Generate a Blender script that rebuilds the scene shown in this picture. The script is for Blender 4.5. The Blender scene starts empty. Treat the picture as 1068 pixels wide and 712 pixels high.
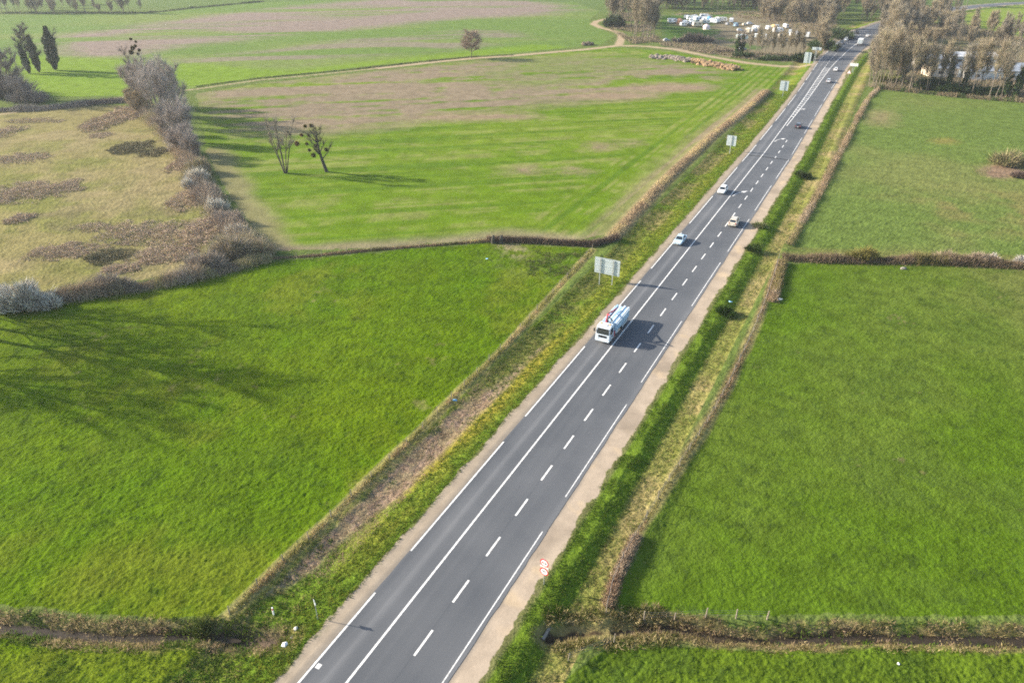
HAZE = 0.00011
import bpy, bmesh, math, random
import numpy as np

rnd = random.Random(11)
nrg = np.random.default_rng(5)
scene = bpy.context.scene
COL = scene.collection

# ------------------------------------------------------------------ survey of the place
# The camera stands at (0, 0, CAMH) looking along +Y, pitched down. P() is the survey function that
# gives the ground point seen at a place of the photograph (1068 x 712).
F, PITCH, CAMH = 760.0, math.atan(435 / 760.0), 55.4
SN, CS = math.sin(PITCH), math.cos(PITCH)


def P(px, py, z=-0.7):
    u, v = (px - 534) / F, (py - 356) / F
    t = (CAMH - z) / (SN + v * CS)
    return np.array([u * t, (CS - v * SN) * t])


def PL(pts, z=-0.7):
    return np.array([P(a, b, z) for a, b in pts])


SUN_EL, SUN_AZ = math.radians(22.5), math.atan2(0.247, -0.969)   # azimuth of the sun, from +X counter-clockwise


# ------------------------------------------------------------------ noise
def _h(ix, iy, seed):
    n = (ix.astype(np.int64) * 374761393 + iy.astype(np.int64) * 668265263 + seed * 1442695041) & 0xFFFFFFFF
    n = ((n ^ (n >> 13)) * 1274126177) & 0xFFFFFFFF
    n = (n ^ (n >> 16)) & 0xFFFFFF
    return n / float(0xFFFFFF)


def vn(x, y, seed=0):
    ix, iy = np.floor(x), np.floor(y)
    fx, fy = x - ix, y - iy
    fx, fy = fx * fx * (3 - 2 * fx), fy * fy * (3 - 2 * fy)
    a, b = _h(ix, iy, seed), _h(ix + 1, iy, seed)
    c, d = _h(ix, iy + 1, seed), _h(ix + 1, iy + 1, seed)
    return (a + (b - a) * fx) * (1 - fy) + (c + (d - c) * fx) * fy


def fbm(x, y, sc, octv=3, seed=0):
    s = np.zeros_like(x)
    a, tot = 1.0, 0.0
    ca, sa = math.cos(0.6), math.sin(0.6)
    for o in range(octv):
        s += a * vn(x / sc + 17.3 * o, y / sc - 9.1 * o, seed + o)
        tot += a
        a *= 0.55
        sc *= 0.47
        x, y = ca * x - sa * y, sa * x + ca * y
    return s / tot


def sstep(e0, e1, x):
    t = np.clip((x - e0) / (e1 - e0), 0, 1)
    return t * t * (3 - 2 * t)


def inside(x, y, poly):
    r = np.zeros(x.shape, bool)
    n = len(poly)
    for i in range(n):
        x0, y0 = poly[i]
        x1, y1 = poly[(i + 1) % n]
        if y0 == y1:
            continue
        c = ((y0 > y) != (y1 > y)) & (x < (x1 - x0) * (y - y0) / (y1 - y0) + x0)
        r ^= c
    return r


def polydist(x, y, line):
    best = np.full(x.shape, 1e9)
    for i in range(len(line) - 1):
        ax, ay = line[i]
        bx, by = line[i + 1]
        dx, dy = bx - ax, by - ay
        L2 = dx * dx + dy * dy + 1e-9
        t = np.clip(((x - ax) * dx + (y - ay) * dy) / L2, 0, 1)
        d = (x - ax - t * dx) ** 2 + (y - ay - t * dy) ** 2
        best = np.minimum(best, d)
    return np.sqrt(best)


def resample(line, step):
    line = np.asarray(line, float)
    d = np.r_[0, np.cumsum(np.hypot(*(line[1:] - line[:-1]).T))]
    n = max(2, int(d[-1] / step) + 1)
    t = np.linspace(0, d[-1], n)
    return np.c_[np.interp(t, d, line[:, 0]), np.interp(t, d, line[:, 1])]


# ------------------------------------------------------------------ object helpers
def tag(o, label=None, cat=None, group=None, kind=None):
    if label: o["label"] = label
    if cat: o["category"] = cat
    if group: o["group"] = group
    if kind: o["kind"] = kind
    return o


def empty(name, loc=(0, 0, 0), rz=0.0, label=None, cat=None, group=None):
    o = bpy.data.objects.new(name, None)
    o.empty_display_size = 0.3
    o.location = loc
    o.rotation_euler = (0, 0, rz)
    COL.objects.link(o)
    return tag(o, label, cat, group)


def link(name, me, parent=None, mats=()):
    o = bpy.data.objects.new(name, me)
    for m in mats:
        if m.name not in [k.name for k in me.materials if k]:
            me.materials.append(m)
    COL.objects.link(o)
    if parent: o.parent = parent
    return o


def dup(root, loc=None, rz=None, scale=None, label=None, group=None):
    r = root.copy()
    COL.objects.link(r)
    if loc is not None: r.location = loc
    if rz is not None: r.rotation_euler = (0, 0, rz)
    if scale is not None: r.scale = scale if hasattr(scale, '__len__') else (scale,) * 3
    if label: r["label"] = label
    if group: r["group"] = group
    for ch in list(root.children):
        c = ch.copy(); COL.objects.link(c); c.parent = r
        for g in list(ch.children):
            d = g.copy(); COL.objects.link(d); d.parent = c
    return r


class MB:
    """collects shapes; build() links them as ONE mesh object"""
    def __init__(self):
        self.v, self.f = [], []

    def add(self, vs, fs):
        k = len(self.v)
        self.v += [tuple(map(float, p)) for p in vs]
        self.f += [tuple(i + k for i in q) for q in fs]
        return self

    def box(self, x0, x1, y0, y1, z0, z1, bev=0.0):
        if bev <= 0:
            vs = [(x, y, z) for z in (z0, z1) for y in (y0, y1) for x in (x0, x1)]
            return self.add(vs, [(0, 2, 3, 1), (4, 5, 7, 6), (0, 1, 5, 4), (2, 6, 7, 3), (0, 4, 6, 2), (1, 3, 7, 5)])
        bm = bmesh.new()
        bmesh.ops.create_cube(bm, size=1)
        for p in bm.verts:
            p.co = ((x0 + x1) / 2 + p.co.x * (x1 - x0), (y0 + y1) / 2 + p.co.y * (y1 - y0), (z0 + z1) / 2 + p.co.z * (z1 - z0))
        bmesh.ops.bevel(bm, geom=bm.edges[:], offset=bev, segments=2, affect='EDGES', profile=0.5)
        bm.verts.index_update()
        self.add([tuple(p.co) for p in bm.verts], [tuple(q.index for q in f.verts) for f in bm.faces])
        bm.free()
        return self

    def tube(self, p0, p1, r0, r1=None, n=8, cap=True):
        r1 = r0 if r1 is None else r1
        p0, p1 = np.array(p0, float), np.array(p1, float)
        d = p1 - p0
        d /= np.linalg.norm(d) + 1e-9
        a = np.cross(d, (0, 0, 1.0) if abs(d[2]) < 0.9 else (1.0, 0, 0)); a /= np.linalg.norm(a)
        b = np.cross(d, a)
        vs = []
        for p, r in ((p0, r0), (p1, r1)):
            for k in range(n):
                q = 2 * math.pi * k / n
                vs.append(p + r * (math.cos(q) * a + math.sin(q) * b))
        fs = [(k, (k + 1) % n, n + (k + 1) % n, n + k) for k in range(n)]
        if cap:
            fs += [tuple(range(n - 1, -1, -1)), tuple(range(n, 2 * n))]
        return self.add(vs, fs)

    def quad(self, a, b, c, d):
        return self.add([a, b, c, d], [(0, 1, 2, 3)])

    def prism(self, prof, x0, x1, inset=0.0):
        """profile in (y, z), extruded along x"""
        n = len(prof)
        vs = [(x0, y, z) for y, z in prof] + [(x1, y, z) for y, z in prof]
        fs = [(k, (k + 1) % n, n + (k + 1) % n, n + k) for k in range(n)]
        return self.add(vs, fs + [tuple(range(n - 1, -1, -1)), tuple(range(n, 2 * n))])

    def build(self, name, mat, parent=None, smooth=False, fix=True):
        me = bpy.data.meshes.new(name)
        me.from_pydata(self.v, [], self.f)
        if fix:
            bm = bmesh.new(); bm.from_mesh(me)
            bmesh.ops.recalc_face_normals(bm, faces=bm.faces[:])
            bm.to_mesh(me); bm.free()
        if smooth:
            me.polygons.foreach_set('use_smooth', [True] * len(me.polygons))
        me.materials.append(mat)
        return link(name, me, parent)


def raw_mesh(name, verts, faces, col=None, mat=None, smooth=False):
    """verts (N,3), faces (M,k) numpy"""
    me = bpy.data.meshes.new(name)
    n, m, k = len(verts), len(faces), faces.shape[1]
    me.vertices.add(n)
    me.vertices.foreach_set('co', np.ascontiguousarray(verts, np.float32).ravel())
    me.loops.add(m * k)
    me.loops.foreach_set('vertex_index', np.ascontiguousarray(faces, np.int32).ravel())
    me.polygons.add(m)
    me.polygons.foreach_set('loop_start', np.arange(0, m * k, k, dtype=np.int32))
    me.update(calc_edges=True)
    me.polygons.foreach_set('use_smooth', np.full(m, bool(smooth)))
    if col is not None:
        a = me.attributes.new('Col', 'FLOAT_COLOR', 'POINT')
        c = np.ones((n, 4), np.float32)
        c[:, :3] = col
        a.data.foreach_set('color', c.ravel())
    if mat: me.materials.append(mat)
    me.validate()
    return me


def soup(name, base, tip, width, col, mat, parent=None, quads=False, seed=1, taper=0.15):
    """many thin blades or twigs, base -> tip"""
    g = np.random.default_rng(seed)
    d = tip - base
    r = g.normal(size=d.shape)
    p = np.cross(d, r)
    p /= np.linalg.norm(p, axis=1, keepdims=True) + 1e-9
    w = np.asarray(width).reshape(-1, 1) * 0.5
    n = len(base)
    if quads:
        v = np.stack([base - p * w, base + p * w, tip + p * w * taper, tip - p * w * taper], 1).reshape(-1, 3)
        f = np.arange(4 * n).reshape(n, 4)
        c = np.repeat(col, 4, 0)
    else:
        v = np.stack([base - p * w, base + p * w, tip], 1).reshape(-1, 3)
        f = np.arange(3 * n).reshape(n, 3)
        c = np.repeat(col, 3, 0)
    return link(name, raw_mesh(name, v, f, c, mat), parent)


# ------------------------------------------------------------------ materials
def mat(name, rgb, rough=0.6, metal=0.0, noise=0.0, nscale=8.0, spec=0.5, coat=0.0, bump=0.0, emit=None):
    m = bpy.data.materials.new(name)
    m.use_nodes = True
    nt = m.node_tree
    b = nt.nodes['Principled BSDF']
    b.inputs['Roughness'].default_value = rough
    b.inputs['Metallic'].default_value = metal
    b.inputs['Specular IOR Level'].default_value = spec
    b.inputs['Coat Weight'].default_value = coat
    b.inputs['Base Color'].default_value = (*rgb, 1)
    if noise > 0 or bump > 0:
        tc = nt.nodes.new('ShaderNodeTexCoord')
        n = nt.nodes.new('ShaderNodeTexNoise')
        n.inputs['Scale'].default_value = nscale
        n.inputs['Detail'].default_value = 4
        nt.links.new(tc.outputs['Object'], n.inputs['Vector'])
        mr = nt.nodes.new('ShaderNodeMapRange')
        mr.inputs['From Min'].default_value, mr.inputs['From Max'].default_value = 0.3, 0.7
        mr.inputs['To Min'].default_value, mr.inputs['To Max'].default_value = 1 - noise, 1 + noise
        nt.links.new(n.outputs['Fac'], mr.inputs['Value'])
        mx = nt.nodes.new('ShaderNodeVectorMath'); mx.operation = 'SCALE'
        mx.inputs[0].default_value = rgb
        nt.links.new(mr.outputs['Result'], mx.inputs['Scale'])
        nt.links.new(mx.outputs['Vector'], b.inputs['Base Color'])
        if bump > 0:
            bp = nt.nodes.new('ShaderNodeBump')
            bp.inputs['Strength'].default_value = bump
            bp.inputs['Distance'].default_value = 0.05
            nt.links.new(n.outputs['Fac'], bp.inputs['Height'])
            nt.links.new(bp.outputs['Normal'], b.inputs['Normal'])
    return m


def vcol_mat(name, lo=0.7, hi=1.3, scales=(1.6, 7.0), bump=0.0, rough=1.0, spec=0.02, transl=0.0, bdist=0.1):
    """surface whose own colour comes from the Col attribute, broken up by procedural noise"""
    m = bpy.data.materials.new(name)
    m.use_nodes = True
    nt = m.node_tree
    N, L = nt.nodes.new, nt.links.new
    b = nt.nodes['Principled BSDF']
    b.inputs['Roughness'].default_value = rough
    b.inputs['Specular IOR Level'].default_value = spec
    at = N('ShaderNodeAttribute'); at.attribute_name = 'Col'
    tc = N('ShaderNodeTexCoord')
    prev = at.outputs['Color']
    hsrc = None
    for sc in scales:
        n = N('ShaderNodeTexNoise'); n.inputs['Scale'].default_value = sc; n.inputs['Detail'].default_value = 5
        n.inputs['Roughness'].default_value = 0.6
        L(tc.outputs['Object'], n.inputs['Vector'])
        mr = N('ShaderNodeMapRange')
        mr.inputs['From Min'].default_value, mr.inputs['From Max'].default_value = 0.3, 0.7
        mr.inputs['To Min'].default_value, mr.inputs['To Max'].default_value = lo, hi
        L(n.outputs['Fac'], mr.inputs['Value'])
        mx = N('ShaderNodeVectorMath'); mx.operation = 'SCALE'
        L(prev, mx.inputs[0]); L(mr.outputs['Result'], mx.inputs['Scale'])
        prev = mx.outputs['Vector']
        hsrc = n.outputs['Fac']
    L(prev, b.inputs['Base Color'])
    if bump > 0:
        bp = N('ShaderNodeBump'); bp.inputs['Strength'].default_value = bump; bp.inputs['Distance'].default_value = bdist
        L(hsrc, bp.inputs['Height']); L(bp.outputs['Normal'], b.inputs['Normal'])
    if transl > 0:
        tr = N('ShaderNodeBsdfTranslucent'); L(prev, tr.inputs['Color'])
        ms = N('ShaderNodeMixShader'); ms.inputs[0].default_value = transl
        L(b.outputs[0], ms.inputs[1]); L(tr.outputs[0], ms.inputs[2])
        L(ms.outputs[0], nt.nodes['Material Output'].inputs['Surface'])
    return m


M = {}
M['grass'] = vcol_mat('grass_sward', 0.74, 1.26, (0.45, 4.2), bump=1.0, bdist=0.14)  # colour noise also paints shaded crevices between tufts, along the bump hollows
M['crop'] = vcol_mat('crop_sward', 0.8, 1.2, (0.25, 3.0), bump=0.7, bdist=0.12)
M['meadow'] = vcol_mat('rough_grass', 0.78, 1.22, (0.35, 2.6), bump=0.7, bdist=0.15)
M['sand'] = vcol_mat('compacted_gravel', 0.86, 1.12, (0.5, 9.0), bump=0.35, bdist=0.03)
M['blade'] = vcol_mat('grass_blades', 0.8, 1.2, (0.6,), transl=0.4)
M['twig'] = vcol_mat('bare_twigs', 0.85, 1.15, (0.8,))
M['leaf'] = vcol_mat('ivy_leaves', 0.75, 1.25, (1.5,), rough=0.6, spec=0.3, transl=0.15)
M['bark'] = mat('bark', (0.17, 0.145, 0.115), 0.95, noise=0.35, nscale=2.0, spec=0.1)
M['bark_dark'] = mat('dark_bark', (0.075, 0.07, 0.058), 0.95, noise=0.3, nscale=2.0, spec=0.1)
M['steel'] = mat('galvanised_steel', (0.52, 0.55, 0.56), 0.45, 0.6, noise=0.06)
M['alu'] = mat('sign_back_aluminium', (0.50, 0.56, 0.58), 0.5, 0.25, noise=0.08, nscale=1.5)
M['white'] = mat('white_paint', (0.8, 0.8, 0.78), 0.4, noise=0.04)
M['line'] = mat('road_marking_paint', (0.62, 0.61, 0.58), 0.7, noise=0.28, nscale=2.2, spec=0.2)
M['red'] = mat('red_paint', (0.50, 0.02, 0.03), 0.4)
M['signred'] = mat('sign_red', (0.50, 0.015, 0.03), 0.45)
M['black'] = mat('black_plastic', (0.02, 0.02, 0.022), 0.5)
M['ink'] = mat('sign_black', (0.03, 0.03, 0.04), 0.6)
M['tyre'] = mat('tyre_rubber', (0.025, 0.025, 0.025), 0.85)
M['rim'] = mat('wheel_rim', (0.5, 0.5, 0.5), 0.35, 0.8)
M['glass'] = mat('vehicle_glass', (0.02, 0.028, 0.035), 0.08, 0.0, spec=0.8)
M['lamp'] = mat('headlamp_glass', (0.7, 0.72, 0.75), 0.15, 0.3)
M['taillamp'] = mat('tail_lamp_red', (0.35, 0.01, 0.01), 0.25)
M['plate'] = mat('plate', (0.75, 0.75, 0.7), 0.5)
M['post'] = mat('weathered_timber', (0.24, 0.20, 0.15), 0.9, noise=0.25, nscale=6)
M['wire'] = mat('fence_wire', (0.25, 0.25, 0.25), 0.5, 0.8)
M['concrete'] = mat('concrete', (0.22, 0.20, 0.165), 0.9, noise=0.2, nscale=2.0, bump=0.2)
M['stone'] = mat('pale_stone', (0.55, 0.52, 0.45), 0.9, noise=0.2, nscale=3.0)
M['chassis'] = mat('chassis_dark', (0.035, 0.035, 0.04), 0.7)

# ------------------------------------------------------------------ the road line
c0 = P(638.7, 360, 0)
l0, r0 = P(610.9, 360, 0), P(694.3, 360, 0)
ALPHA = math.atan2(451 / F, math.sqrt(F * F + 435 * 435) / F)
D = np.array([math.sin(ALPHA), math.cos(ALPHA)])       # along the road, away from the camera
Nn = np.array([math.cos(ALPHA), -math.sin(ALPHA)])     # to the right of the road
WL = float((l0 - c0) @ Nn)
WR = float((r0 - c0) @ Nn)
LANE = (WR - WL) / 3
S0 = float(c0 @ D)


def RS(s, w):
    """straight part of the road: s metres along, w metres right of the solid line"""
    return c0 + (s - S0) * D + w * Nn


s_end = float(P(806, 150, 0) @ D)
Lp, Rp = [], []
for s in np.arange(-40, s_end, 8.0):
    Lp.append(RS(s, WL)); Rp.append(RS(s, WR))
far = [((827.5, 102.5), (858.5, 106.5)), ((850, 70), (880, 73)), ((859, 58.5), (890.5, 59.5)), ((872.8, 45), (901, 50)),
       ((883, 38.5), (909, 44)), ((892, 33.5), (917, 38)), ((904, 28.5), (927, 32)), ((926, 21.5), (941, 24.5)),
       ((956, 14.5), (966, 17)), ((1000, 7.5), (1008, 9.5)), ((1075, 2), (1080, 3.6)), ((1250, -3), (1255, -1.6))]
nstr = len(Lp)
Lc = np.array(Lp + [P(*a, 0) for a, b in far])
Rc = np.array(Rp + [P(*b, 0) for a, b in far])


def catmull(A, k):
    out = []
    n = len(A)
    for i in range(n - 1):
        p0, p1, p2, p3 = A[max(i - 1, 0)], A[i], A[i + 1], A[min(i + 2, n - 1)]
        for t in np.linspace(0, 1, k, endpoint=False):
            out.append(0.5 * ((2 * p1) + (-p0 + p2) * t + (2 * p0 - 5 * p1 + 4 * p2 - p3) * t ** 2 + (-p0 + 3 * p1 - 3 * p2 + p3) * t ** 3))
    out.append(A[-1])
    return np.array(out)


SUB = 5
LL, RR = catmull(Lc, SUB), catmull(Rc, SUB)
MID = (LL + RR) / 2
HWID = np.hypot(*(RR - LL).T) / 2
SCUM = np.r_[0, np.cumsum(np.hypot(*(MID[1:] - MID[:-1]).T))] - 40.0 - 0.0
# solid line (right one after the hatching) and left one, as fractions across
i_far0 = (nstr) * SUB
keys_i = [0, (nstr - 1) * SUB, i_far0, i_far0 + SUB, i_far0 + 2 * SUB, i_far0 + 3 * SUB, len(MID) - 1]
FR_R = np.interp(np.arange(len(MID)), keys_i, [1 / 3, 1 / 3 + .01, .475, .53, .60, .63, .63])
FR_L = np.interp(np.arange(len(MID)), keys_i, [1 / 3, 1 / 3, .335, .33, .33, .33, .33])


def road_pt(S, frac, off=0.0):
    i = np.interp(S, SCUM, np.arange(len(MID)))
    k = int(min(i, len(MID) - 2)); t = i - k
    a = LL[k] * (1 - t) + LL[k + 1] * t
    b = RR[k] * (1 - t) + RR[k + 1] * t
    d = (b - a) / np.linalg.norm(b - a)
    return a + (b - a) * frac + d * off


def S_of(px, py):
    p = P(px, py, 0)
    k = np.argmin(np.hypot(*(MID - p).T))
    k0, k1 = max(k - 1, 0), min(k + 1, len(MID) - 1)
    d = MID[k1] - MID[k0]
    return SCUM[k] + float((p - MID[k]) @ (d / np.linalg.norm(d)))


def heading(S):
    a, b = road_pt(S - 2, .5), road_pt(S + 2, .5)
    return math.atan2(b[1] - a[1], b[0] - a[0])


CK = list(range(0, (nstr - 1) * SUB, 60)) + list(range((nstr - 1) * SUB, len(MID), 2)) + [len(MID) - 1]
CMID, CHW, CS_ = MID[CK], HWID[CK], SCUM[CK]


def roadframe(x, y):
    best = np.full(x.shape, 1e18); S = np.zeros(x.shape); w = np.zeros(x.shape); hw = np.zeros(x.shape)
    for i in range(len(CMID) - 1):
        a, b = CMID[i], CMID[i + 1]
        dx, dy = b - a
        L = math.hypot(dx, dy)
        if L < 1e-6: continue
        t = np.clip(((x - a[0]) * dx + (y - a[1]) * dy) / (L * L), 0, 1)
        ex, ey = x - a[0] - t * dx, y - a[1] - t * dy
        d2 = ex * ex + ey * ey
        u = d2 < best
        best = np.where(u, d2, best)
        S = np.where(u, CS_[i] + t * (CS_[i + 1] - CS_[i]), S)
        cr = (dy * ex - dx * ey) / L
        w = np.where(u, np.where(cr >= 0, 1, -1) * np.sqrt(d2), w)
        hw = np.where(u, CHW[i] + t * (CHW[i + 1] - CHW[i]), hw)
    return S, w, hw


# ------------------------------------------------------------------ the land: fields, ditches, tracks
REG = {
    'L1': PL([(-500, 400), (-150, 345), (0, 326), (60, 318), (150, 302), (280, 274), (400, 263), (520, 252), (616, 259), (585, 293), (525, 362), (440, 446), (345, 540), (290, 590), (238, 636), (222, 646), (110, 641), (0, 630), (-500, 612)]),
    'BL': PL([(-500, 690), (0, 662), (110, 668), (215, 674), (262, 690), (235, 760), (-500, 1100)]),
    'R1': PL([(634, 644), (652, 600), (680, 545), (722, 478), (762, 408), (800, 322), (818, 276), (900, 273), (1068, 279), (1700, 296), (1700, 636), (1068, 640), (760, 641)]),
    'BR': PL([(585, 716), (640, 672), (760, 676), (1068, 668), (1700, 664), (1700, 1100), (480, 1000)]),
    'R2': PL([(828, 257), (845, 225), (872, 172), (900, 112), (911, 95), (1068, 104), (1700, 122), (1700, 290), (1068, 268), (900, 263)]),
    'C1': PL([(282, 262), (262, 235), (237, 200), (216, 160), (209, 120), (205, 98), (270, 87), (490, 63.5), (530, 60.5), (640, 49.5), (700, 54), (760, 64.5), (826, 71), (801, 96), (790, 106), (762, 128), (705, 180), (640, 244), (600, 250), (520, 247), (400, 259)]),
    'M': PL([(-500, 372), (0, 308), (60, 305), (150, 292), (270, 264), (225, 205), (190, 160), (160, 130), (130, 110), (0, 114), (-500, 140)]),
    'C2': PL([(203, 91), (270, 81), (490, 58.5), (530, 56), (628, 46), (640, 38), (622, 28), (614, 22), (625, 12), (600, 3), (500, 0), (400, -1), (270, 3), (152, 15), (0, 16), (-500, 24), (-500, 112), (0, 102), (140, 100), (190, 96)]),
    'CAMP': PL([(690, 16), (760, 14), (860, 25), (868, 40), (850, 60), (835, 66), (760, 60), (690, 49)]),
    'F1': PL([(990, 22), (1010, 12), (1068, 6), (1500, -2), (1500, 45), (1068, 40)]),
    'F2': PL([(850, -2), (880, 2), (874, 14), (862, 24), (846, 18)]),
}
STREAM_L = PL([(-300, 652), (0, 651), (45, 655), (105, 661), (160, 661), (215, 660), (250, 664), (298, 668)])
STREAM_R = PL([(572, 662), (600, 657), (640, 655), (700, 651), (745, 660), (800, 664), (900, 660), (1068, 664), (1700, 672)])
TRACKS = [PL([(-60, 128), (140, 100), (205, 93), (270, 83.5), (380, 73), (490, 61), (530, 58.3), (610, 51.5), (645, 47.5)]),
          PL([(645, 47.5), (648, 41), (648, 36), (640, 32.5), (626, 29), (619, 25.5), (622, 22.5), (632, 20)]),
          PL([(645, 47.5), (675, 48.5), (705, 52), (740, 59), (780, 66), (815, 69.5), (846, 69)])]
CROSS_R = PL([(788, 262), (815, 263), (900, 267), (1068, 272), (1500, 290)])
HEDGE_BANK = PL([(640, 247), (690, 193), (715, 169), (745, 141), (768, 123), (788, 107), (800, 96)])
FENCE_L = PL([(240, 642), (262, 620), (300, 583), (345, 541), (400, 487), (440, 448), (480, 407), (525, 364), (560, 325), (588, 293), (618, 260)])
FENCE_R = PL([(632, 640), (640, 605), (655, 575), (668, 553), (700, 500), (735, 446), (760, 402), (785, 348), (800, 310), (812, 272)])


def chan(x, y, line, wid):
    d = polydist(x, y, line)
    return np.exp(-(d / wid) ** 2)


def ground_z(x, y, lumps=True):
    S, w, hw = roadframe(x, y)
    dL, dR = -w - hw, w - hw
    field = -0.7 + 0.5 * (fbm(x, y, 45, 2, 31) - 0.5)
    jx = 0.35 * (fbm(x, y, 2.5, 2, 77) - 0.5) * 2
    gate = np.clip(np.minimum(polydist(x, y, CROSS_R[:2]), polydist(x, y, TRACKS[2][-2:])) / 3 - 0.6, 0, 1)
    pr = np.interp(dR + jx * (dR > 2.5), [-0.3, 0.0, 3.1, 4.5, 6.1, 6.6, 8.4, 11], [-0.12, -0.025, -0.05, -0.10, -0.62, -0.70, -0.62, 0])
    pl = np.interp(dL + jx * (dL > 2), [-0.3, 0.0, 1.9, 3.0, 5.6, 7.0, 8.8, 10.6, 12.5], [-0.12, -0.025, -0.06, -0.16, -0.70, -0.95, -0.92, -0.58, 0])
    kr, kl = sstep(8.6, 11.5, dR), sstep(9.6, 12.5, dL)
    zr = pr * (1 - kr) + field * kr
    zl = pl * (1 - kl) + field * kl
    zr = np.where(dR > 3.1, zr * gate + (1 - gate) * np.maximum(zr, -0.55), zr)
    z = np.where(w > 0, zr, zl)
    off = sstep(2.5, 6, np.maximum(dL, dR))
    z = z - 0.75 * chan(x, y, STREAM_R, 1.0) * sstep(3.6, 6.0, dR) - 0.68 * chan(x, y, STREAM_L, 1.0) * sstep(3.0, 5.0, dL)
    bank = chan(x, y, HEDGE_BANK, 1.6)
    z = z + 0.55 * bank
    if lumps:
        dist = np.hypot(x, y)
        near = 1 - sstep(150, 420, dist)
        n1 = fbm(x, y, 0.36, 2, 3) ** 1.2
        n2 = fbm(x, y, 2.6, 2, 9)
        amp = off * near
        mead = inside(x, y, REG['M'])
        crop = inside(x, y, REG['C1'])
        k = np.where(mead, 0.95, np.where(crop, 0.35, 0.85))
        kr1 = np.where(inside(x, y, REG['R1']), 0.62, 1.0)
        z = z + amp * k * kr1 * (0.22 * (n1 - 0.4) + 0.08 * (n2 - 0.5))
        z = z + (1 - off) * (np.maximum(dL, dR) > 1.0) * 0.03 * (n2 - 0.6)
    return z


def gz(p):
    return float(ground_z(np.array([float(p[0])]), np.array([float(p[1])]), lumps=False)[0])


# --- one continuous sheet of ground, later cut into the fields, verges and tracks it consists of
rows = np.r_[[2000, 1400, 1150, 980, 880, 810, 765, 740], np.arange(724, 135, -1.25), np.arange(135, -10, -0.7), [-14, -20, -27, -35, -43, -51, -58, -64, -69, -72.5]]
cols = np.r_[[-5000, -2600, -1400, -800, -480, -300, -180, -100, -55], np.arange(-28, 1098, 1.3), [1120, 1170, 1250, 1370, 1550, 1900, 2500, 3700, 6000]]
nr, nc = len(rows), len(cols)
tt = CAMH / (SN + (rows - 356) / F * CS)
GY = np.repeat(((CS - (rows - 356) / F * SN) * tt)[:, None], nc, 1)
GX = tt[:, None] * ((cols - 534) / F)[None, :]
gx, gy = GX.ravel(), GY.ravel()
gzv = ground_z(gx, gy)
S_, w_, hw_ = roadframe(gx, gy)
dL_, dR_ = -w_ - hw_, w_ - hw_
wx = gx + 1.6 * (fbm(gx, gy, 3.0, 3, 41) - 0.5)
wy = gy + 1.6 * (fbm(gx, gy, 3.0, 3, 42) - 0.5)

# region ids
ID = np.zeros(gx.shape, int)
names = ['ground', 'pasture', 'pasture', 'pasture', 'pasture', 'hay_field', 'crop_field', 'rough_meadow', 'stubble_field', 'camp_ground', 'far_field', 'far_field', 'verge', 'shoulder', 'dirt_track']
labels = ['rough grass ground around the fields', 'deep green pasture left of the road with long tree shadows', 'small green pasture below the left stream', 'large green pasture right of the road', 'green pasture strip below the right ditch', 'paler green field beyond the right hedge', 'bright green crop field with bare brown bands left of the road', 'tan rough meadow with bramble patches', 'far crop field streaked with brown stubble', 'worn ground of the caravan camp', 'bright far field behind the wood at the right edge', 'bright far field between the far trees', 'grassy road verges and ditch banks', 'sandy gravel shoulders beside the asphalt', 'pale dirt track along the fields']
mats_ = ['grass', 'grass', 'grass', 'grass', 'grass', 'grass', 'crop', 'meadow', 'crop', 'meadow', 'crop', 'crop', 'grass', 'sand', 'sand']
for k, key in ((1, 'L1'), (2, 'BL'), (3, 'R1'), (4, 'BR'), (5, 'R2'), (6, 'C1'), (7, 'M'), (8, 'C2'), (9, 'CAMP'), (10, 'F1'), (11, 'F2')):
    ID[inside(wx, wy, REG[key])] = k
verge = (((dL_ < 10.3) & (w_ <= 0)) | ((dR_ < 9.0 + 2.0 * sstep(150, 170, S_)) & (w_ > 0))) & (S_ < 700)
ID[verge] = 12
jit = 0.9 * (fbm(gx, gy, 1.3, 3, 51) - 0.5) + 0.9 * (fbm(gx, gy, 6, 2, 55) - 0.5)
ID[((dR_ > -30) & (dR_ < 2.8 - 1.4 * sstep(300, 380, S_) + jit) & (w_ > 0)) | ((dL_ > -30) & (dL_ < 1.85 + jit) & (w_ <= 0))] = 13
dtr = np.min([polydist(wx * .4 + gx * .6, wy * .4 + gy * .6, t) for t in TRACKS], axis=0)
tr_w = np.where(polydist(gx, gy, TRACKS[0][:5]) < 6, 0.5, 1.7)
ID[(dtr < tr_w) & (dL_ > 1.5)] = 14

# colours of what grows or lies there
def C(*c): return np.array(c)
n_big = fbm(gx, gy, 38, 3, 61); n_mid = fbm(gx, gy, 7, 3, 62); n_sm = fbm(gx, gy, 1.1, 3, 63)
col = np.tile(C(.095, .130, .030), (len(gx), 1))
def blend(m, c, k):
    global col
    k = np.clip(k, 0, 1)[:, None] * m[:, None]
    col = col * (1 - k) + np.asarray(c) * k
def soft(poly, wob, n=7, seed=100):
    a = np.zeros(gx.shape)
    for i in range(n):
        sx, sy = fbm(gx, gy, wob * .9, 3, seed + 3 * i), fbm(gx, gy, wob * .9, 3, seed + 50 + 3 * i)
        th = 2 * math.pi * i / n
        a += inside(gx + wob * (1.6 * (sx - .5) + .55 * math.cos(th)), gy + wob * (1.6 * (sy - .5) + .55 * math.sin(th)), poly)
    return a / n
def ell(px, py, rx, ry):
    return PL([(px + rx * math.cos(a), py + ry * math.sin(a)) for a in np.linspace(0, 2 * math.pi, 14, endpoint=False)])
one = np.ones(gx.shape)
is_ = lambda *k: np.isin(ID, k).astype(float)
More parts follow.
